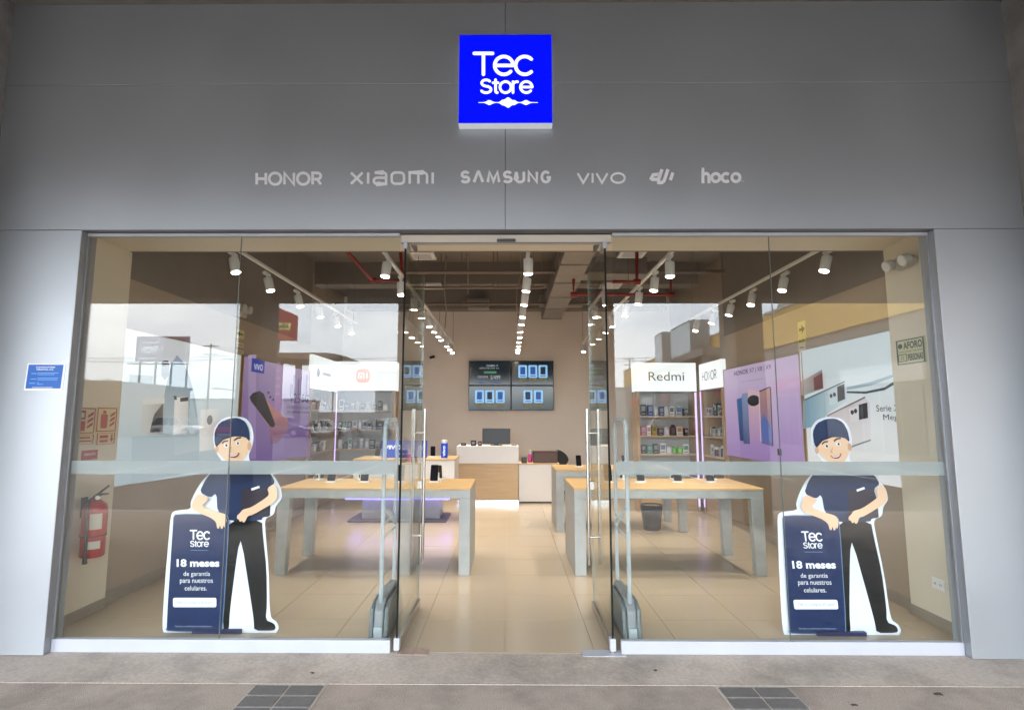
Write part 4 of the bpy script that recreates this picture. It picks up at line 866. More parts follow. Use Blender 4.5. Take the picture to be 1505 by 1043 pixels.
# ---- anti-theft gates
M_GATE = film('gate_acrylic', (.62, .70, .74), .55)
def gate(label, x):
    t = thing('security_gate', label, 'gate', (x, .5, .002), 'anti-theft gates at the entrance')
    ya, yb, zt = .28, .74, 1.60
    pts = [(x, ya, .2), (x, ya, 1.50)] + [(x, ya+.08-.08*math.cos(rad(a)), 1.50+.08*math.sin(rad(a))) for a in (22, 45, 67, 90)] + [(x, yb-.08+.08*math.sin(rad(a)), 1.50+.08*math.cos(rad(a))) for a in (0, 22, 45, 67)] + [(x, yb, 1.50), (x, yb, .2)]
    MB().tube(pts, .0165, 10).build('loop', M_GATE, t, True)
    for z in (.70, .80): MB().cyl((x, ya, z), (x, yb, z), .01, n=8).build('crossbar', M_GATE, t, True)
    MB().tube([(x, ya+.01, .93), (x, (ya+yb)/2, .84), (x, yb-.01, .74)], .018, 8).build('diagonal_coil', M_GATE, t, True)
    pr_ = [(.20, .002), (.22, .20), (.30, .275), (.72, .285), (.82, .20), (.84, .002)]
    MB().prism([(x-.035, y, z) for y, z in pr_], (.07, 0, 0)).build('base_core', mat('gate_base_grey', (.20, .22, .23), .4), t, bevel=.015)
    for s in (-1, 1):
        MB().prism([(x+s*.036, y, z) for y, z in ((.19, .002), (.23, .22), (.34, .255), (.70, .255), (.82, .002))], (s*.035, 0, 0)).build('base_cover', mat('gate_cover', (.13, .15, .155), .35), t, bevel=.02)
    B(x-.03, x+.03, .188, .20, .02, .10).build('front_plate', M_GATE, t, bevel=.004)
gate('grey anti-theft gate loop behind the glass left of the doors', -.945); gate('grey anti-theft gate loop behind the glass right of the doors', .89)

# ---- waste bin of black mesh
c = Vector((2.06, 4.2, .002)); t = thing('waste_bin', 'black wire mesh waste bin standing under the second right table', 'bin', c)
mb = MB()
for i in range(36):
    a = 2*math.pi*i/36; mb.cyl(c+Vector((.115*math.cos(a), .115*math.sin(a), .01)), c+Vector((.155*math.cos(a), .155*math.sin(a), .34)), .0045, n=4, caps=False)
for k in range(14):
    z = .02+.024*k; r = .115+.04*z/.34; mb.tube([c+Vector((r*math.cos(a), r*math.sin(a), z)) for a in [2*math.pi*i/24 for i in range(25)]], .004, 4)
mb.build('mesh', M_BLACK, t); MB().lathe([(.108, .014), (.146, .31), (.145, .312), (.107, .02), (.01, .016)], c, 24).build('liner', mat('bin_liner', (.015, .015, .016), .6), t, True); MB().tube([c+Vector((.157*math.cos(a), .157*math.sin(a), .345)) for a in [2*math.pi*i/24 for i in range(25)]], .007, 8).build('rim', M_BLACK, t, True); MB().lathe([(.115, 0), (.117, .012), (.01, .013)], c, 24).build('floor_plate', M_BLACK, t, True)

# ---- fire extinguisher and signs on the left pillar
PX = -3.42; c = Vector((PX+.105, .545, .50))
t = thing('fire_extinguisher', 'red fire extinguisher hanging on the cream pillar at the left', 'extinguisher', c)
M_FR = mat('extinguisher_red', (.40, .008, .008), .3, coat=.2)
MB().lathe([(.075, 0), (.085, .012), (.086, .36), (.075, .405), (.04, .435), (.022, .445)], c, 24).build('cylinder', M_FR, t, True)
MB().lathe([(.02, .446), (.024, .45), (.024, .475), (.016, .48)], c, 14).build('valve', M_BLACK, t, True)
MB().tube([c+Vector((0, 0, .475)), c+Vector((.0, .05, .50)), c+Vector((0, .13, .535))], [.012, .01, .008]).build('lever', M_BLACK, t, True)
MB().tube([c+Vector((0, 0, .468)), c+Vector((.0, .06, .475)), c+Vector((0, .13, .47))], [.012, .009, .007]).build('carry_handle', M_BLACK, t, True)
MB().cyl(c+Vector((.02, -.02, .46)), c+Vector((.04, -.04, .46)), .016).build('gauge', M_WPL, t, True)
MB().tube([c+Vector((0, -.02, .465)), c+Vector((.01, -.085, .45)), c+Vector((.02, -.115, .38)), c+Vector((.03, -.118, .2)), c+Vector((.03, -.112, .05)), c+Vector((.03, -.108, -.03))], [.011, .011, .011, .011, .012, .018]).build('hose', M_BLACK, t, True)
for z0_, z1_, cc, nm in ((.22, .34, (.6, .57, .5), 'label_plate'), (.07, .13, (.6, .57, .5), 'label_plate')):
    n_ = 8; a0, a1 = rad(-75), rad(-20); mb = MB()
    vs = []
    for i in range(n_+1):
        a = a0+(a1-a0)*i/n_; vs += [c+Vector((.0872*math.cos(a), .0872*math.sin(a), z0_)), c+Vector((.0872*math.cos(a), .0872*math.sin(a), z1_))]
    mb.add(vs, [(2*i, 2*i+2, 2*i+3, 2*i+1) for i in range(n_)]).build(nm, paint(cc), t)
MB().tube([c+Vector((.0865*math.cos(a), .0865*math.sin(a), .165)) for a in [2*math.pi*i/20 for i in range(21)]], .005, 6).build('strap', M_BLACK, t, True)
B(PX, PX+.02, .52, .57, .8, .96).build('bracket', M_DARK, t)
mCr = mat('safety_sign_cream', hx('d8cfa6'), .5); mRd = mat('safety_red', hx('a8262c'), .5); mYg = mat('glow_sign', hx('cfc98c'), .5); mBk = M_INK
def wsign(label, X, px0, py0, px1, py1, m, border=None, cat='sign'):
    a = yz(px0, py0, X); b = yz(px1, py1, X); s = 1 if X < 0 else -1
    y0, y1 = min(a[0], b[0]), max(a[0], b[0]); z0_, z1_ = min(a[1], b[1]), max(a[1], b[1])
    t = thing('wall_sign', label, cat, (X, (y0+y1)/2, z0_)); B(X-s*.004, X, y0, y1, z0_, z1_).build('plate', m, t)
    lf = (lambda u, v: Vector((X, y0+(y1-y0)*u, z0_+(z1_-z0_)*v))) if X < 0 else (lambda u, v: Vector((X, y1-(y1-y0)*u, z0_+(z1_-z0_)*v)))
    A_ = Art(t, lf, (s, 0, 0), .0007)
    if border:
        for r in ((.02, .02, .98, .06), (.02, .94, .98, .98), (.02, .06, .07, .94), (.93, .06, .98, .94)): A_.rect(*r, border, 'border')
    return A_
XS = -3.414
a = wsign('cream sign with red hose reel symbol on the left pillar', XS, 111, 598, 138, 637, mCr, mRd)
a.rect(.15, .55, .5, .88, mRd, 'symbol'); a.rect(.22, .62, .43, .8, mCr, 'symbol_window'); a.rect(.15, .12, .5, .48, mRd, 'symbol')
for v in (.2, .4, .6): a.poly([(.58, v), (.85, v+.12), (.88, v+.25), (.6, v+.1)], mRd, 'flame')
a = wsign('cream sign with red extinguisher symbol on the left pillar', XS, 143, 598, 170, 634, mCr, mRd)
a.rect(.2, .15, .52, .72, mRd, 'symbol', .06); a.rect(.28, .74, .44, .86, mRd, 'symbol_valve')
for v in (.2, .4, .6): a.poly([(.62, v), (.85, v+.12), (.88, v+.25), (.64, v+.1)], mRd, 'flame')
a = wsign('cream sign with red text lines under the hose reel sign', XS, 107, 639, 137, 652, mCr, mRd); a.rect(.2, .6, .8, .76, mRd, 'print_line'); a.rect(.12, .25, .88, .4, mRd, 'print_line')
a = wsign('cream sign with red down arrow under the extinguisher sign', XS, 142, 636, 168, 652, mCr, mRd); a.poly([(.8, .15), (.9, .5), (.84, .5), (.84, .85), (.76, .85), (.76, .5), (.7, .5)], mRd, 'arrow'); a.rect(.15, .55, .6, .8, mRd, 'print_line'); a.rect(.15, .2, .6, .4, mRd, 'print_line')
a = wsign('small red plate under the fire signs on the left pillar', XS, 121, 662, 143, 674, mRd); a.rect(.15, .45, .85, .7, paint((.6, .4, .4)), 'print_line')
# ---- right pillar: occupancy sign, emergency light, socket
XS = 3.304
a = wsign('pale occupancy sign with black letters on the right pillar', XS, 1316, 501, 1362, 532, mat('occupancy_plate', hx('c9cba0'), .5), mBk)
a.text('AFORO', .28, .60, .92, .88, mBk, bold=.03); a.oval(.17, .74, .08, .1, mBk, 'people_symbol', 12); a.text('CAPACIDAD MAXIMA', .1, .47, .92, .54, mBk); a.text('PERSONAS', .42, .14, .93, .40, mBk, bold=.03)
a.rect(.09, .12, .39, .42, mBk, 'number_box'); a.rect(.11, .15, .37, .39, mat('occupancy_plate', (0, 0, 0)), 'number_field'); a.text('37', .18, .2, .31, .34, mBk)
c = Vector(atX(1331, 386, 3.30)); c.x = 3.27
t = thing('emergency_light', 'emergency light with two lamp heads on the right pillar', 'lamp', c)
M_CLR = mat('smoked_plastic', (.45, .42, .38), .25)
MB().prism([Vector((3.255, c.y+.14*math.cos(a)*(1), c.z+.055*math.sin(a))) for a in [2*math.pi*i/18 for i in range(18)]], (.052, 0, 0)).build('casing', M_CLR, t, bevel=.01)
for s in (-.095, .095):
    h = MB().cyl((3.255, c.y+s, c.z+.01), (3.20, c.y+s, c.z-.01), .045, .05, n=18).build('lamp_head', mat('lamp_head_grey', (.55, .54, .5), .3), t, True, bevel=.004)
    MB().cyl((3.199, c.y+s, c.z-.0102), (3.196, c.y+s, c.z-.0114), .042, n=18).build('lens', mat('lamp_clear', (.75, .75, .72), .15), h, True)
p = yz(1380, 858, XS); t = thing('power_socket', 'white double power socket low on the right pillar', 'socket', (XS, p[0], p[1]-.04))
B(XS-.008, 3.309, p[0]-.06, p[0]+.06, p[1]-.04, p[1]+.04).build('plate', M_WPL, t, bevel=.003)
for s in (-.028, .028):
    q_ = B(XS-.0095, XS-.0082, p[0]+s-.018, p[0]+s+.018, p[1]-.018, p[1]+.018).build('outlet', M_WLAM, t)
    for d in (-.007, .007): B(XS-.0105, XS-.0097, p[0]+s+d-.002, p[0]+s+d+.002, p[1]-.008, p[1]+.008).build('slot', M_BLACK, q_)
# ---- escape signs above the posters
for XS, pts, side in ((-3.474, ((346, 482, 358.5, 499), (346.5, 502, 358, 511), (347, 513, 358, 521)), 'left'), (3.364, ((1172, 474, 1185, 494), (1172.5, 496, 1184.5, 505), (1173, 507, 1184, 514)), 'right')):
    a = wsign('pale green escape sign with dark arrow high on the %s wall' % side, XS, *pts[0], mYg)
    s = 1 if side == 'right' else -1; f = lambda u: .5+s*(u-.5)
    a.poly([(f(.15), .42), (f(.5), .42), (f(.45), .2), (f(.88), .5), (f(.45), .8), (f(.5), .58), (f(.15), .58)], mat('escape_green', hx('2d3b22'), .5), 'arrow')
    a = wsign('small green escape plate under the arrow on the %s wall' % side, XS, *pts[1], mYg); a.text('SALIDA', .1, .3, .9, .7, mat('escape_green', (0, 0, 0)), bold=.02)
    a = wsign('lowest pale plate under the escape signs on the %s wall' % side, XS, *pts[2], paint(hx('d9c9b0'))); a.rect(.2, .4, .8, .6, paint(hx('a08a78')), 'print_line')
p = atX(352, 459, -3.47); t = thing('emergency_light', 'emergency light high on the left wall above the escape sign', 'lamp', (-3.478, p.y, p.z-.06))
B(-3.478, -3.42, p.y-.12, p.y+.12, p.z-.06, p.z+.06).build('casing', M_CLR, t, bevel=.02)
for s in (-.08, .08): MB().cyl((-3.43, p.y+s, p.z+.05), (-3.36, p.y+s, p.z+.04), .045, .05, n=16).build('lamp_head', mat('lamp_head_grey', (0, 0, 0)), t, True)
p = atY(637, 524, 8.38); t = thing('wall_camera', 'small dark camera on the back wall left of the video wall', 'camera', (p.x, 8.4, p.z)); MB().cyl((p.x, 8.399, p.z), (p.x, 8.35, p.z), .03).build('mount', M_DARK, t, True); MB().cyl((p.x+.02, 8.36, p.z), (p.x-.06, 8.29, p.z-.03), .03).build('body', M_BLACK, t, True)

# ---- shelf units in the rear corners
def shelf_unit(label, w_, hz0, hz1, loc, rot, shelves, led_left, led_right):
    """front at local y=0 facing -y, from x=0 to w_, 0.36 deep"""
    t = thing('shelf_unit', label, 'shelves', (0, 0, 0), 'lit shelf units in the rear corners'); D = .36
    B(0, w_, 0, D, hz0, hz1).build('header', M_LIT, t, bevel=.004); B(0, w_, .004, D, hz0-.014, hz0-.0005).build('header_trim', M_DARK, t)
    for a in (0, w_-.05): B(a, a+.05, .006, D, .004, hz0-.0145).build('side_panel', M_OAKV, t)
    B(.05, w_-.05, D-.02, D, .004, hz0-.0145).build('back_panel', mat('shelf_back', (.44, .44, .42), .5), t)
    for z in shelves: B(.05, w_-.05, .02, D-.0205, z-.025, z).build('shelf', M_OAKF, t)
    B(.05, w_-.05, .03, D-.021, .004, .55).build('cabinet', M_OAKF, t)
    for on, a in ((led_left, .012), (led_right, w_-.038)):
        if on: B(a, a+.026, -.006, .0055, .1, hz0-.02).build('light_strip', M_LEDP, t)
    return t
PRNG = random.Random(21)
PCOL = [('white', hx('d8d8d6')), ('white', hx('e4e2dc')), ('white', hx('cfd4d8')), ('black', hx('1e2024')), ('navy blue', hx('1f2f66')), ('grey', hx('8a8d92')), ('pale grey', hx('b8bcc0')), ('dark', hx('2c2a30'))]
def product(kind, x, y, z, w_, h, d, col, label, rot=None, off=None):
    t = thing('product_box', label, 'product', (0, 0, 0), 'products on the shelves')
    m = paint(col, .4)
    if kind == 'box':
        B(-w_/2, w_/2, -d/2, d/2, 0, h).build('carton', m, t, bevel=.002, seg=1)
        k = paint(tuple(min(.8, c*.35+.3) for c in col) if sum(col) < .9 else random.Random(label).choice([hx('5a6f9a'), hx('8a8f96'), hx('3a3f48'), hx('c08a50'), hx('4c8a7a')]), .4)
        B(-w_*.36, w_*.36, -d/2-.0012, -d/2-.0002, h*.42, h*.86).build('front_print', k, t); B(-w_*.3, w_*.3, -d/2-.0012, -d/2-.0002, h*.14, h*.24).build('name_print', k, t)
    elif kind == 'pot':
        MB().lathe([(w_*.45, 0), (w_*.5, .006), (w_*.5, h*.7), (w_*.42, h*.74)], n=16).build('pot', m, t, True); MB().lathe([(w_*.44, h*.742), (w_*.46, h*.98), (w_*.3, h), (.002, h)], n=16).build('lid', paint((.75, .75, .75), .35), t, True)
    else:
        pts = [(-w_/2, 0), (w_/2, 0), (w_/2, h*.7), (w_*.3, h*.92), (0, h), (-w_*.3, h*.92), (-w_/2, h*.7)]
        MB().prism([(a, -d*.3, b) for a, b in pts], (0, d*.6, 0)).build('pouch', m, t, bevel=.004); MB().prism([(a*.6, -d*.3-.001, b*.6+h*.15) for a, b in pts], (0, -.001, 0)).build('front_print', paint(tuple(min(.8, c*1.4+.06) for c in col), .35), t)
    t.location = (x, y, z)
    if rot is not None:
        c_, s_ = math.cos(rot), math.sin(rot); t.location = Vector(off) + Vector((x*c_-y*s_, x*s_+y*c_, z)); t.rotation_euler = (0, 0, rot)
    return t
def stock(shelf_zs, w_, rot, off, where, n, gaph, special=None):
    for si, z in enumerate(shelf_zs):
        x = .09; k = 0; nm = ['bottom', 'second', 'third', 'top'][si] if len(shelf_zs) == 4 else ['bottom', 'middle', 'top'][si]
        items = []
        while x < w_-.14 and len(items) < n:
            ww = PRNG.uniform(.065, .105); items.append((x, ww)); x += ww+PRNG.uniform(.008, .035)
        for k, (x, ww) in enumerate(items):
            cn, col = PRNG.choice(PCOL); kd = PRNG.choice(['box', 'box', 'box', 'pouch', 'pot'])
            if special and (si, k) in special: cn, col, kd = special[(si, k)]
            h = PRNG.uniform(.11, gaph)
            lab = '%s %s, %s from left on %s shelf of %s' % (cn, {'box': 'carton', 'pot': 'round pot', 'pouch': 'pouch'}[kd], ORD[k], nm, where)
            product(kd, x+ww/2, .10+PRNG.uniform(0, .04), z+.0005, ww, h, .08, col, lab, rot, off)
HZ = lambda py, Y: atY(980, py, Y).z
# right rear, facing the entrance
YR = 5.6; xa, xb = atY(934.5, 550, YR).x, atY(1023, 550, YR).x; z1, z0 = HZ(533, YR), HZ(575, YR)
sz = [HZ(667, YR), HZ(640, YR), HZ(611, YR)]
t = shelf_unit('oak shelf unit with lit header in the rear right corner, facing the entrance', xb-xa, z0, z1, None, 0, sz+[.78], False, True); t.location = (xa, YR, 0)
A = Art(t, lambda u, v: t.location+Vector((u, 0, v)), (0, -1, 0), .001)
A.text('Redmi', (xb-xa)*.21, z0+(z1-z0)*.37, (xb-xa)*.80, z0+(z1-z0)*.68, M_INK)
stock(sz, xb-xa, 0, (xa, YR, 0), 'rear right unit', 9, .20, {(0, 5): ('bright green', hx('5fae2a'), 'pouch'), (0, 6): ('bright green', hx('6cb832'), 'pouch'), (0, 1): ('teal', hx('2f8a78'), 'box'), (1, 0): ('pink', hx('c05a72'), 'box'), (1, 2): ('yellow and black', hx('c89a2a'), 'box'), (2, 1): ('blue', hx('234a9a'), 'box'), (2, 7): ('black', hx('15161a'), 'box')})
# right side wall, facing left
XR_ = 3.30; za, zb = atX(1045, 531, XR_).z, atX(1045, 571, XR_).z; ya, yb = 4.59, 5.58
R_ = rad(-90)        # local +x runs towards the entrance when facing -x
t2 = shelf_unit('oak shelf unit with lit header on the right wall next to the lilac poster', yb-ya, zb, za, None, R_, sz+[.78], True, False)
t2.location = (XR_, yb, 0)
A = Art(t2, lambda u, v: t2.location+Vector((u, 0, v)), (0, -1, 0), .001)
word_ = lay('HONOR', .28)[0]; A.strokes(word_, (yb-ya)*.16, zb+(za-zb)*.34, (yb-ya)*.80, zb+(za-zb)*.66, .13, M_INK, caps=False)
t2.rotation_euler = (0, 0, R_)
stock(sz, yb-ya, R_, (XR_, yb, 0), 'right wall unit', 7, .20)
# left rear, facing the entrance
YL = 7.0; xa, xb = atY(491.5, 550, YL).x, atY(581, 550, YL).x; z1, z0 = HZ(531, YL), HZ(574, YL)
szl = [HZ(660, YL), HZ(632, YL), HZ(603, YL)]
t3 = shelf_unit('oak shelf unit with lit header and orange logo in the rear left corner', xb-xa, z0, z1, None, 0, szl+[.62], True, False); t3.location = (xa, YL, 0)
A = Art(t3, lambda u, v: t3.location+Vector((u, 0, v)), (0, -1, 0), .001)
cx_ = (xb-xa)*.47; cz_ = z0+(z1-z0)*.5; r_ = .145
A.rect(cx_-r_, cz_-r_, cx_+r_, cz_+r_, emis('logo_orange', hx('f0703a'), .8), 'logo_plate', .10)
A.strokes([([(0, 0), (0, 1), (.45, 1), (.58, .85), (.58, 0)], 0), ([(.29, .0), (.29, .62)], 0), ([(.95, 0), (.95, 1)], 0)], cx_-.085, cz_-.055, cx_+.085, cz_+.055, .2, paint((.85, .85, .85), .4, .8), caps=False)
stock(szl, xb-xa, 0, (xa, YL, 0), 'rear left unit', 9, .22, {(1, 1): ('green', hx('2f8a4a'), 'box'), (2, 0): ('white', hx('dedede'), 'box')})
# left side wall, facing right
XL_ = -3.42; ya, yb = 5.56, 6.98; za, zb = atX(475, 525, XL_).z, atX(475, 573, XL_).z
R2 = rad(90)
t4 = shelf_unit('oak shelf unit with lit header on the left wall next to the purple poster', yb-ya, zb, za, None, R2, szl+[.62], False, True)
t4.location = (XL_, ya, 0)
A = Art(t4, lambda u, v: t4.location+Vector((u, 0, v)), (0, -1, 0), .001)
A.oval((yb-ya)*.2, (za+zb)/2, .09, .09, paint(hx('8a9097')), 'logo_print'); A.rect((yb-ya)*.35, (za+zb)/2-.03, (yb-ya)*.7, (za+zb)/2+.03, paint(hx('aab0b4')), 'logo_print')
t4.rotation_euler = (0, 0, R2)
stock(szl, yb-ya, R2, (XL_, ya, 0), 'left wall unit', 11, .22, {(2, 3): ('red', hx('a01f28'), 'box'), (2, 4): ('red', hx('a82a30'), 'box')})

# ================================================================ ACROSS THE CAR PARK (seen in the window glass)
GZ = -.15
M_YEL = mat('yellow_siding', (.72, .44, .10), .6, 0, .06, 3); M_YGREY = mat('grey_render', (.27, .255, .235), .75, 0, .1, 2); M_PALE = mat('pale_render', (.55, .53, .49), .7, 0, .06, 1)
t = thing('shopping_wing', 'long yellow clad shopping wing along the right side of the car park', 'building', (18, -45, GZ))
B(18.2, 30, -82, -8, GZ, 6.35).build('wall', M_YGREY, t); B(18, 30, -82, -8, 6.352, 8.7).build('yellow_cladding', M_YEL, t)
for z in (6.9, 7.5, 8.1): B(17.985, 18.002, -82, -8, z, z+.03).build('cladding_joint', mat('cladding_joint', (.4, .24, .06), .7), t)
B(17.9, 30.1, -82, -8, 8.705, 8.85).build('parapet', M_PALE, t)
B(18.6, 22, -33.5, -29.5, 8.86, 10.4).build('roof_unit', mat('roof_unit_grey', (.3, .3, .29), .5), t)
for k in range(9):
    y0 = -79+7.6*k; f = B(18.12, 18.3, y0, y0+5.6, GZ+.1, 3.0).build('shop_front', mat('dark_shop_glass', (.06, .07, .08), .08), t)
    for i in range(1, 4): B(18.09, 18.119, y0+1.4*i-.04, y0+1.4*i+.04, GZ+.1, 3.0).build('mullion', M_FRAME, f)
    B(18.05, 18.2, y0-.2, y0+5.8, 3.25, 4.15).build('fascia', M_PALE if k % 2 else mat('red_fascia', (.35, .06, .05), .5), t)
A = Art(t, lambda u, v: Vector((18.05, u, v)), (-1, 0, 0), .02)
A.text('REMATE', -12.6, 3.5, -15.0, 3.85, paint((.6, .6, .6))); A.text('CAMBIE', -29.0, 3.5, -31.6, 3.85, paint((.6, .6, .6)))
t = thing('sign_portal', 'grey entrance portal with pale hoarding boxes on the shopping wing', 'building', (16.5, -48, GZ))
B(15.6, 17.95, -57, -40, 6.6, 7.2).build('canopy_slab', mat('portal_brown', (.22, .18, .15), .6), t)
for y0, y1, z1 in ((-56.5, -53.5, 10.6), (-50.5, -44.5, 10.3)):
    B(16.2, 17.9, y0, y1, 7.202, z1).build('hoarding_box', mat('hoarding_grey', (.24, .23, .22), .6), t); B(16.15, 16.199, y0+.15, y1-.15, 7.4, z1-.2).build('hoarding_print', mat('hoarding_pale', (.62, .68, .68), .4, 0, .1, 1), t)
for y0 in (-56.5, -41): B(15.9, 16.5, y0, y0+.6, GZ, 6.6).build('pier', M_YGREY, t)
# billboard
a, b = refl(197, 545, 60), refl(278, 494, 60)
t = thing('billboard', 'lilac billboard with white lettering on steel legs', 'billboard', ((a.x+b.x)/2, -60, GZ))
B(a.x, b.x, -60.3, -60, a.z+1.1, b.z).build('panel', mat('billboard_lilac', hx('8a6f8f'), .5), t); A = Art(t, lambda u, v: Vector((a.x+(b.x-a.x)*u, -60, a.z+1.1+(b.z-a.z-1.1)*v)), (0, 1, 0), .02)
A.text('wow', .42, .3, .08, .62, paint((.8, .8, .82)), bold=.04); A.rect(.1, .72, .45, .78, paint((.7, .7, .72)), 'print_bar'); A.rect(.06, .1, .42, .16, paint((.7, .7, .72)), 'print_bar'); A.rect(.55, .2, .92, .95, mat('billboard_dark', hx('5a3f55'), .5), 'print_block')
for u in (.05, .35, .65, .95): MB().cyl((a.x+(b.x-a.x)*u, -60.5, GZ), (a.x+(b.x-a.x)*u, -60.5, b.z), .12, n=8).build('leg', M_DARK, t)
B(a.x-.4, b.x+.4, -60.0, -59.3, a.z+.75, a.z+.85).build('catwalk', M_DARK, t)
# red store sign on a mast
a, b = refl(376, 500, 60), refl(436, 462, 60)
t = thing('store_pylon', 'red store sign with yellow name band on a mast', 'sign', ((a.x+b.x)/2, -60, GZ))
MB().prism([(a.x, -60, a.z), (b.x, -60, a.z), (b.x, -60, b.z-.1), ((a.x+b.x)/2, -60, b.z+.9), (a.x, -60, b.z-.1)], (0, -.5, 0)).build('panel', mat('store_red', (.42, .07, .05), .5), t)
A = Art(t, lambda u, v: Vector((a.x+(b.x-a.x)*u, -60, a.z+(b.z-a.z)*v)), (0, 1, 0), .03)
A.rect(.28, .40, .86, .68, mat('store_yellow', (.85, .68, .2), .5), 'name_band')
MB().cyl(((a.x+b.x)/2, -60.3, GZ), ((a.x+b.x)/2, -60.3, a.z), .35, n=12).build('mast', M_YGREY, t)
# seen from the shop the sign faces +y, so its letters run towards -x
A.text('MAES', .80, .46, .42, .62, M_INK, bold=.03)
# brown flat canopy
t = thing('flat_canopy', 'flat brown canopy on posts in the car park', 'canopy', (-17, -48, GZ))
a, b = refl(385, 526, 46), refl(494, 518, 46)
MB().prism([(a.x, -46, a.z), (b.x, -46, a.z), (b.x+.6, -46, a.z+.25), (b.x-.8, -46, b.z), (a.x, -46, b.z)], (0, -7, 0)).build('roof', mat('canopy_brown', (.24, .17, .13), .6), t)
for px in (438, 490): p = refl(px, 560, 48); MB().cyl((p.x, -48, GZ), (p.x, -48, a.z), .3 if px == 438 else .06, n=10).build('post', M_YGREY, t)
p0, p1 = refl(398, 588, 50), refl(415, 524, 50)
t = thing('price_totem', 'tall pink totem board with pale lines in the car park', 'sign', ((p0.x+p1.x)/2, -50, GZ)); B(p0.x, p1.x, -50.3, -50, GZ, p1.z).build('board', mat('totem_pink', (.45, .16, .18), .5), t)
A = Art(t, lambda u, v: Vector((p0.x+(p1.x-p0.x)*u, -50, p0.z+(p1.z-p0.z)*v)), (0, 1, 0), .02)
for v in (.12, .3, .48, .66, .84): A.rect(.12, v, .88, v+.05, paint((.75, .72, .72)), 'print_line')
# low houses, walls and far blocks
def block(label, x0, x1, y0, y1, z1, m, win=0):
    t = thing('far_building', label, 'building', ((x0+x1)/2, (y0+y1)/2, GZ)); B(x0, x1, y0, y1, GZ, z1).build('wall', m, t); B(x0-.15, x1+.15, y0-.15, y1+.15, z1+.002, z1+.25).build('roof_edge', M_YGREY, t)
    n_ = int((x1-x0)//3.2)
    for i in range(n_):
        xx = x0+1.0+3.2*i
        for z in ([1.1, 4.1] if z1 > 5.5 else [1.1]):
            f = B(xx, xx+1.5, y1, y1+.04, z, z+1.4).build('window', M_FRAME, t); B(xx+.06, xx+1.44, y1+.042, y1+.05, z+.06, z+1.34).build('pane', mat('dark_shop_glass', (0, 0, 0)), f)
M_BRN = mat('brown_render', (.30, .22, .16), .8, 0, .1, 1.5)
block('low brown house at the far left of the car park', -50, -32.6, -52, -42, 4.3, M_BRN); block('brown flat roofed store beyond the low house', -62, -46.5, -70, -60, 5.6, M_BRN)
block('pale low block beyond the billboard', -64, -40, -112, -100, 4.8, M_PALE); block('pale two storey block behind the flat canopy', -22, -12, -102, -92, 6.4, M_PALE)
block('long grey warehouse at the far end of the car park', -10, 12, -118, -104, 5.6, M_YGREY); block('narrow pale tower block behind the canopy', -20.5, -17.5, -84, -80, 8.4, M_PALE); block('white low block right of the warehouse', 13, 40, -124, -108, 7.4, M_PALE)
tag(B(-100, 17.5, -78.3, -78, GZ, 2.3).build('boundary_wall', M_PALE), 'long pale boundary wall at the end of the car park', 'wall')
# utility poles and wires
def pole(label, px, py, Y):
    p = refl(px, py, Y); t = thing('utility_pole', label, 'pole', (p.x, p.y, GZ), 'utility poles')
    MB().cyl((p.x, p.y, GZ), (p.x, p.y, p.z), .16, .09, n=8).build('shaft', M_YGREY, t, True)
    for d in (.3, 1.3): B(p.x-.9, p.x+.9, p.y-.05, p.y+.05, p.z-d-.06, p.z-d+.06).build('crossarm', M_YGREY, t)
    return p
pA = pole('utility pole with crossarms right of the billboard', 310, 505, 62); pB = pole('distant utility pole left of the billboard', 158, 555, 95); pole('most distant utility pole above the brown house', 125, 556, 110); pole('utility pole beyond the shopping wing', 925, 525, 90)
for k, (py0, py1, Y) in enumerate(((522, 524, 63), (527, 528, 63))):
    a, b = refl(20, py0, Y), refl(985, py1, Y); mb = MB(); pts = []
    for i in range(41):
        u = i/40; s = (u*3) % 1; pts.append((a.x+(b.x-a.x)*u, -Y, a.z+(b.z-a.z)*u-.7*4*s*(1-s)*.5))
    tag(MB().tube(pts, .035, 5).build('power_line', M_DARK), ['upper', 'lower'][k]+' power line strung across the car park', 'cable')
# street lamps
for px, Y, l in ((352, 40, 'street lamp with a bent arm at the left of the car park'), (560, 70, 'distant street lamp near the middle of the car park')):
    p = refl(px, 580 if Y == 40 else 545, Y); t = thing('street_lamp', l, 'lamp', (p.x, p.y, GZ), 'street lamps'); MB().tube([(p.x, p.y, GZ), (p.x, p.y, p.z), (p.x-.3, p.y, p.z+.35), (p.x-1.6, p.y, p.z+.5)], [.1, .07, .05, .04]).build('pole', M_YGREY, t, True); B(p.x-2.2, p.x-1.6, p.y-.12, p.y+.12, p.z+.44, p.z+.56).build('lamp_head', M_PALE, t)
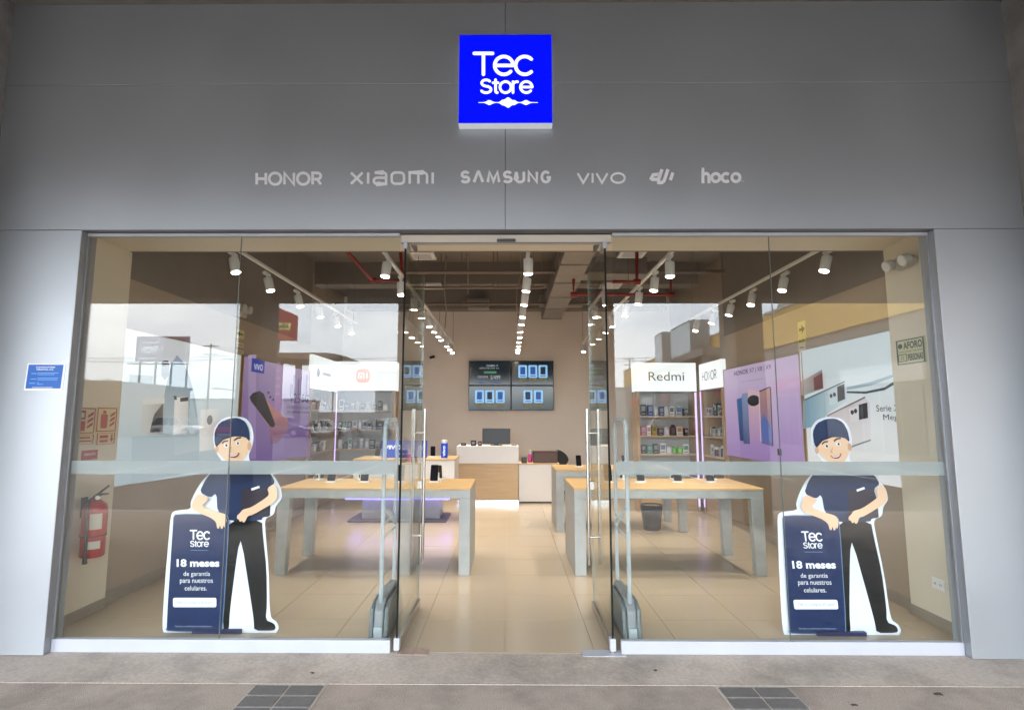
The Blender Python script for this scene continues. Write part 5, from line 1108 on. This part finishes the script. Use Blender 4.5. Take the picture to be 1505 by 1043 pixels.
# parked cars
M_TYRE = mat('tyre', (.02, .02, .02), .8); M_RIM = mat('rim', (.45, .45, .46), .3, .9); M_CGL = mat('car_glass', (.015, .02, .025), .05)
def car(label, x, y, rz, col, suv):
    t = thing('parked_car', label, 'car', (0, 0, 0), 'cars parked across the car park'); pm = mat('car_paint_'+'_'.join('%02d' % int(c*99) for c in col), col, .3, .0, coat=.8)
    H = 1.0 if suv else .86; R0 = 1.72 if suv else 1.45
    body = [(-2.15, .32), (-2.2, .6), (-2.12, H-.04), (-1.1, H+.02), (1.0, H), (1.9, H-.12), (2.18, H-.3), (2.2, .4), (2.1, .3), (1.75, .28), (1.62, .6), (1.3, .7), (.98, .6), (.85, .26), (-.95, .26), (-1.08, .6), (-1.4, .7), (-1.72, .6), (-1.85, .28)]
    MB().prism([(a, -.86, b) for a, b in body], (0, 1.72, 0)).build('body', pm, t, bevel=.07, seg=3)
    rear = -1.95 if suv else -1.55
    lo = [(-2.05 if suv else -1.85, H), (1.0, H), (.35, R0-.03), (rear+.35, R0-.02)]
    cab = MB()
    vs = [(a, s*(.80 if i < 2 else .62), b) for s in (-1, 1) for i, (a, b) in enumerate(lo)]
    cab.add(vs, [(0, 1, 2, 3), (7, 6, 5, 4), (0, 4, 5, 1), (1, 5, 6, 2), (2, 6, 7, 3), (3, 7, 4, 0)]).build('cabin_glass', M_CGL, t, bevel=.05)
    rf = MB(); rf.add([(a, s*.635, b+.005) for s in (-1, 1) for a, b in ((.38, R0-.03), (rear+.32, R0-.02))] + [(a, s*.6, b+.05) for s in (-1, 1) for a, b in ((.25, R0-.03), (rear+.5, R0-.02))], [(0, 1, 3, 2), (4, 6, 7, 5), (0, 4, 5, 1), (2, 3, 7, 6), (0, 2, 6, 4), (1, 5, 7, 3)]).build('roof', pm, t)
    for s in (-1, 1):
        for a0, a1, w0 in ((lo[1], lo[2], .05), (lo[0], lo[3], .06), ((-.35, H), (-.38, R0-.03), .045)):
            MB().tube([(a0[0], s*.81, a0[1]), (a1[0], s*.63, a1[1])], w0, 6).build('pillar', pm, t, True)
        B(2.0, 2.19, s*.6-.16, s*.6+.16, H-.34, H-.22).build('headlight', mat('headlight', (.75, .75, .72), .1), t, bevel=.02); B(-2.21, -2.1, s*.66-.12, s*.66+.12, H-.3, H-.08).build('tail_light', mat('tail_red', (.35, .02, .02), .2), t, bevel=.02)
        MB().tube([(.75, s*.84, H+.06), (.72, s*1.0, H+.08)], .06, 6).build('mirror', pm, t, True)
        for a in (-1.4, 1.3):
            wh = MB().cyl((a, s*.70, .33), (a, s*.88, .33), .33, n=20).build('wheel', M_TYRE, t, True); MB().cyl((a, s*.875, .33), (a, s*.885, .33), .21, n=16).build('rim', M_RIM, wh, True)
    t.location = (x, y, GZ); t.rotation_euler = (0, 0, rz)
CARS = [(478, 'white saloon car parked side on under the flat canopy', (.7, .7, .7), 0, 0), (548, 'silver saloon car beside the white saloon', (.45, .46, .47), 0, 180), (420, 'dark grey off-road car left of the white saloon', (.08, .085, .09), 1, 0), (330, 'red hatchback parked beyond the pole', (.35, .03, .03), 0, 180), (265, 'white off-road car under the billboard', (.68, .68, .68), 1, 0), (195, 'blue saloon car near the brown house', (.05, .1, .25), 0, 0),
        (640, 'black saloon car in the middle of the row', (.02, .02, .022), 0, 180), (730, 'white hatchback straight across from the doors', (.7, .7, .68), 0, 0), (815, 'grey off-road car right of the white hatchback', (.25, .25, .26), 1, 180), (905, 'silver saloon car towards the shopping wing', (.5, .5, .5), 0, 0), (985, 'dark red off-road car nearest the shopping wing', (.2, .02, .03), 1, 0)]
for px, l, col, suv, rz in CARS:
    p = refl(px, 625, 47); car(l, p.x, -47+(suv*.5), rad(rz+4*(suv-.5)), col, suv)
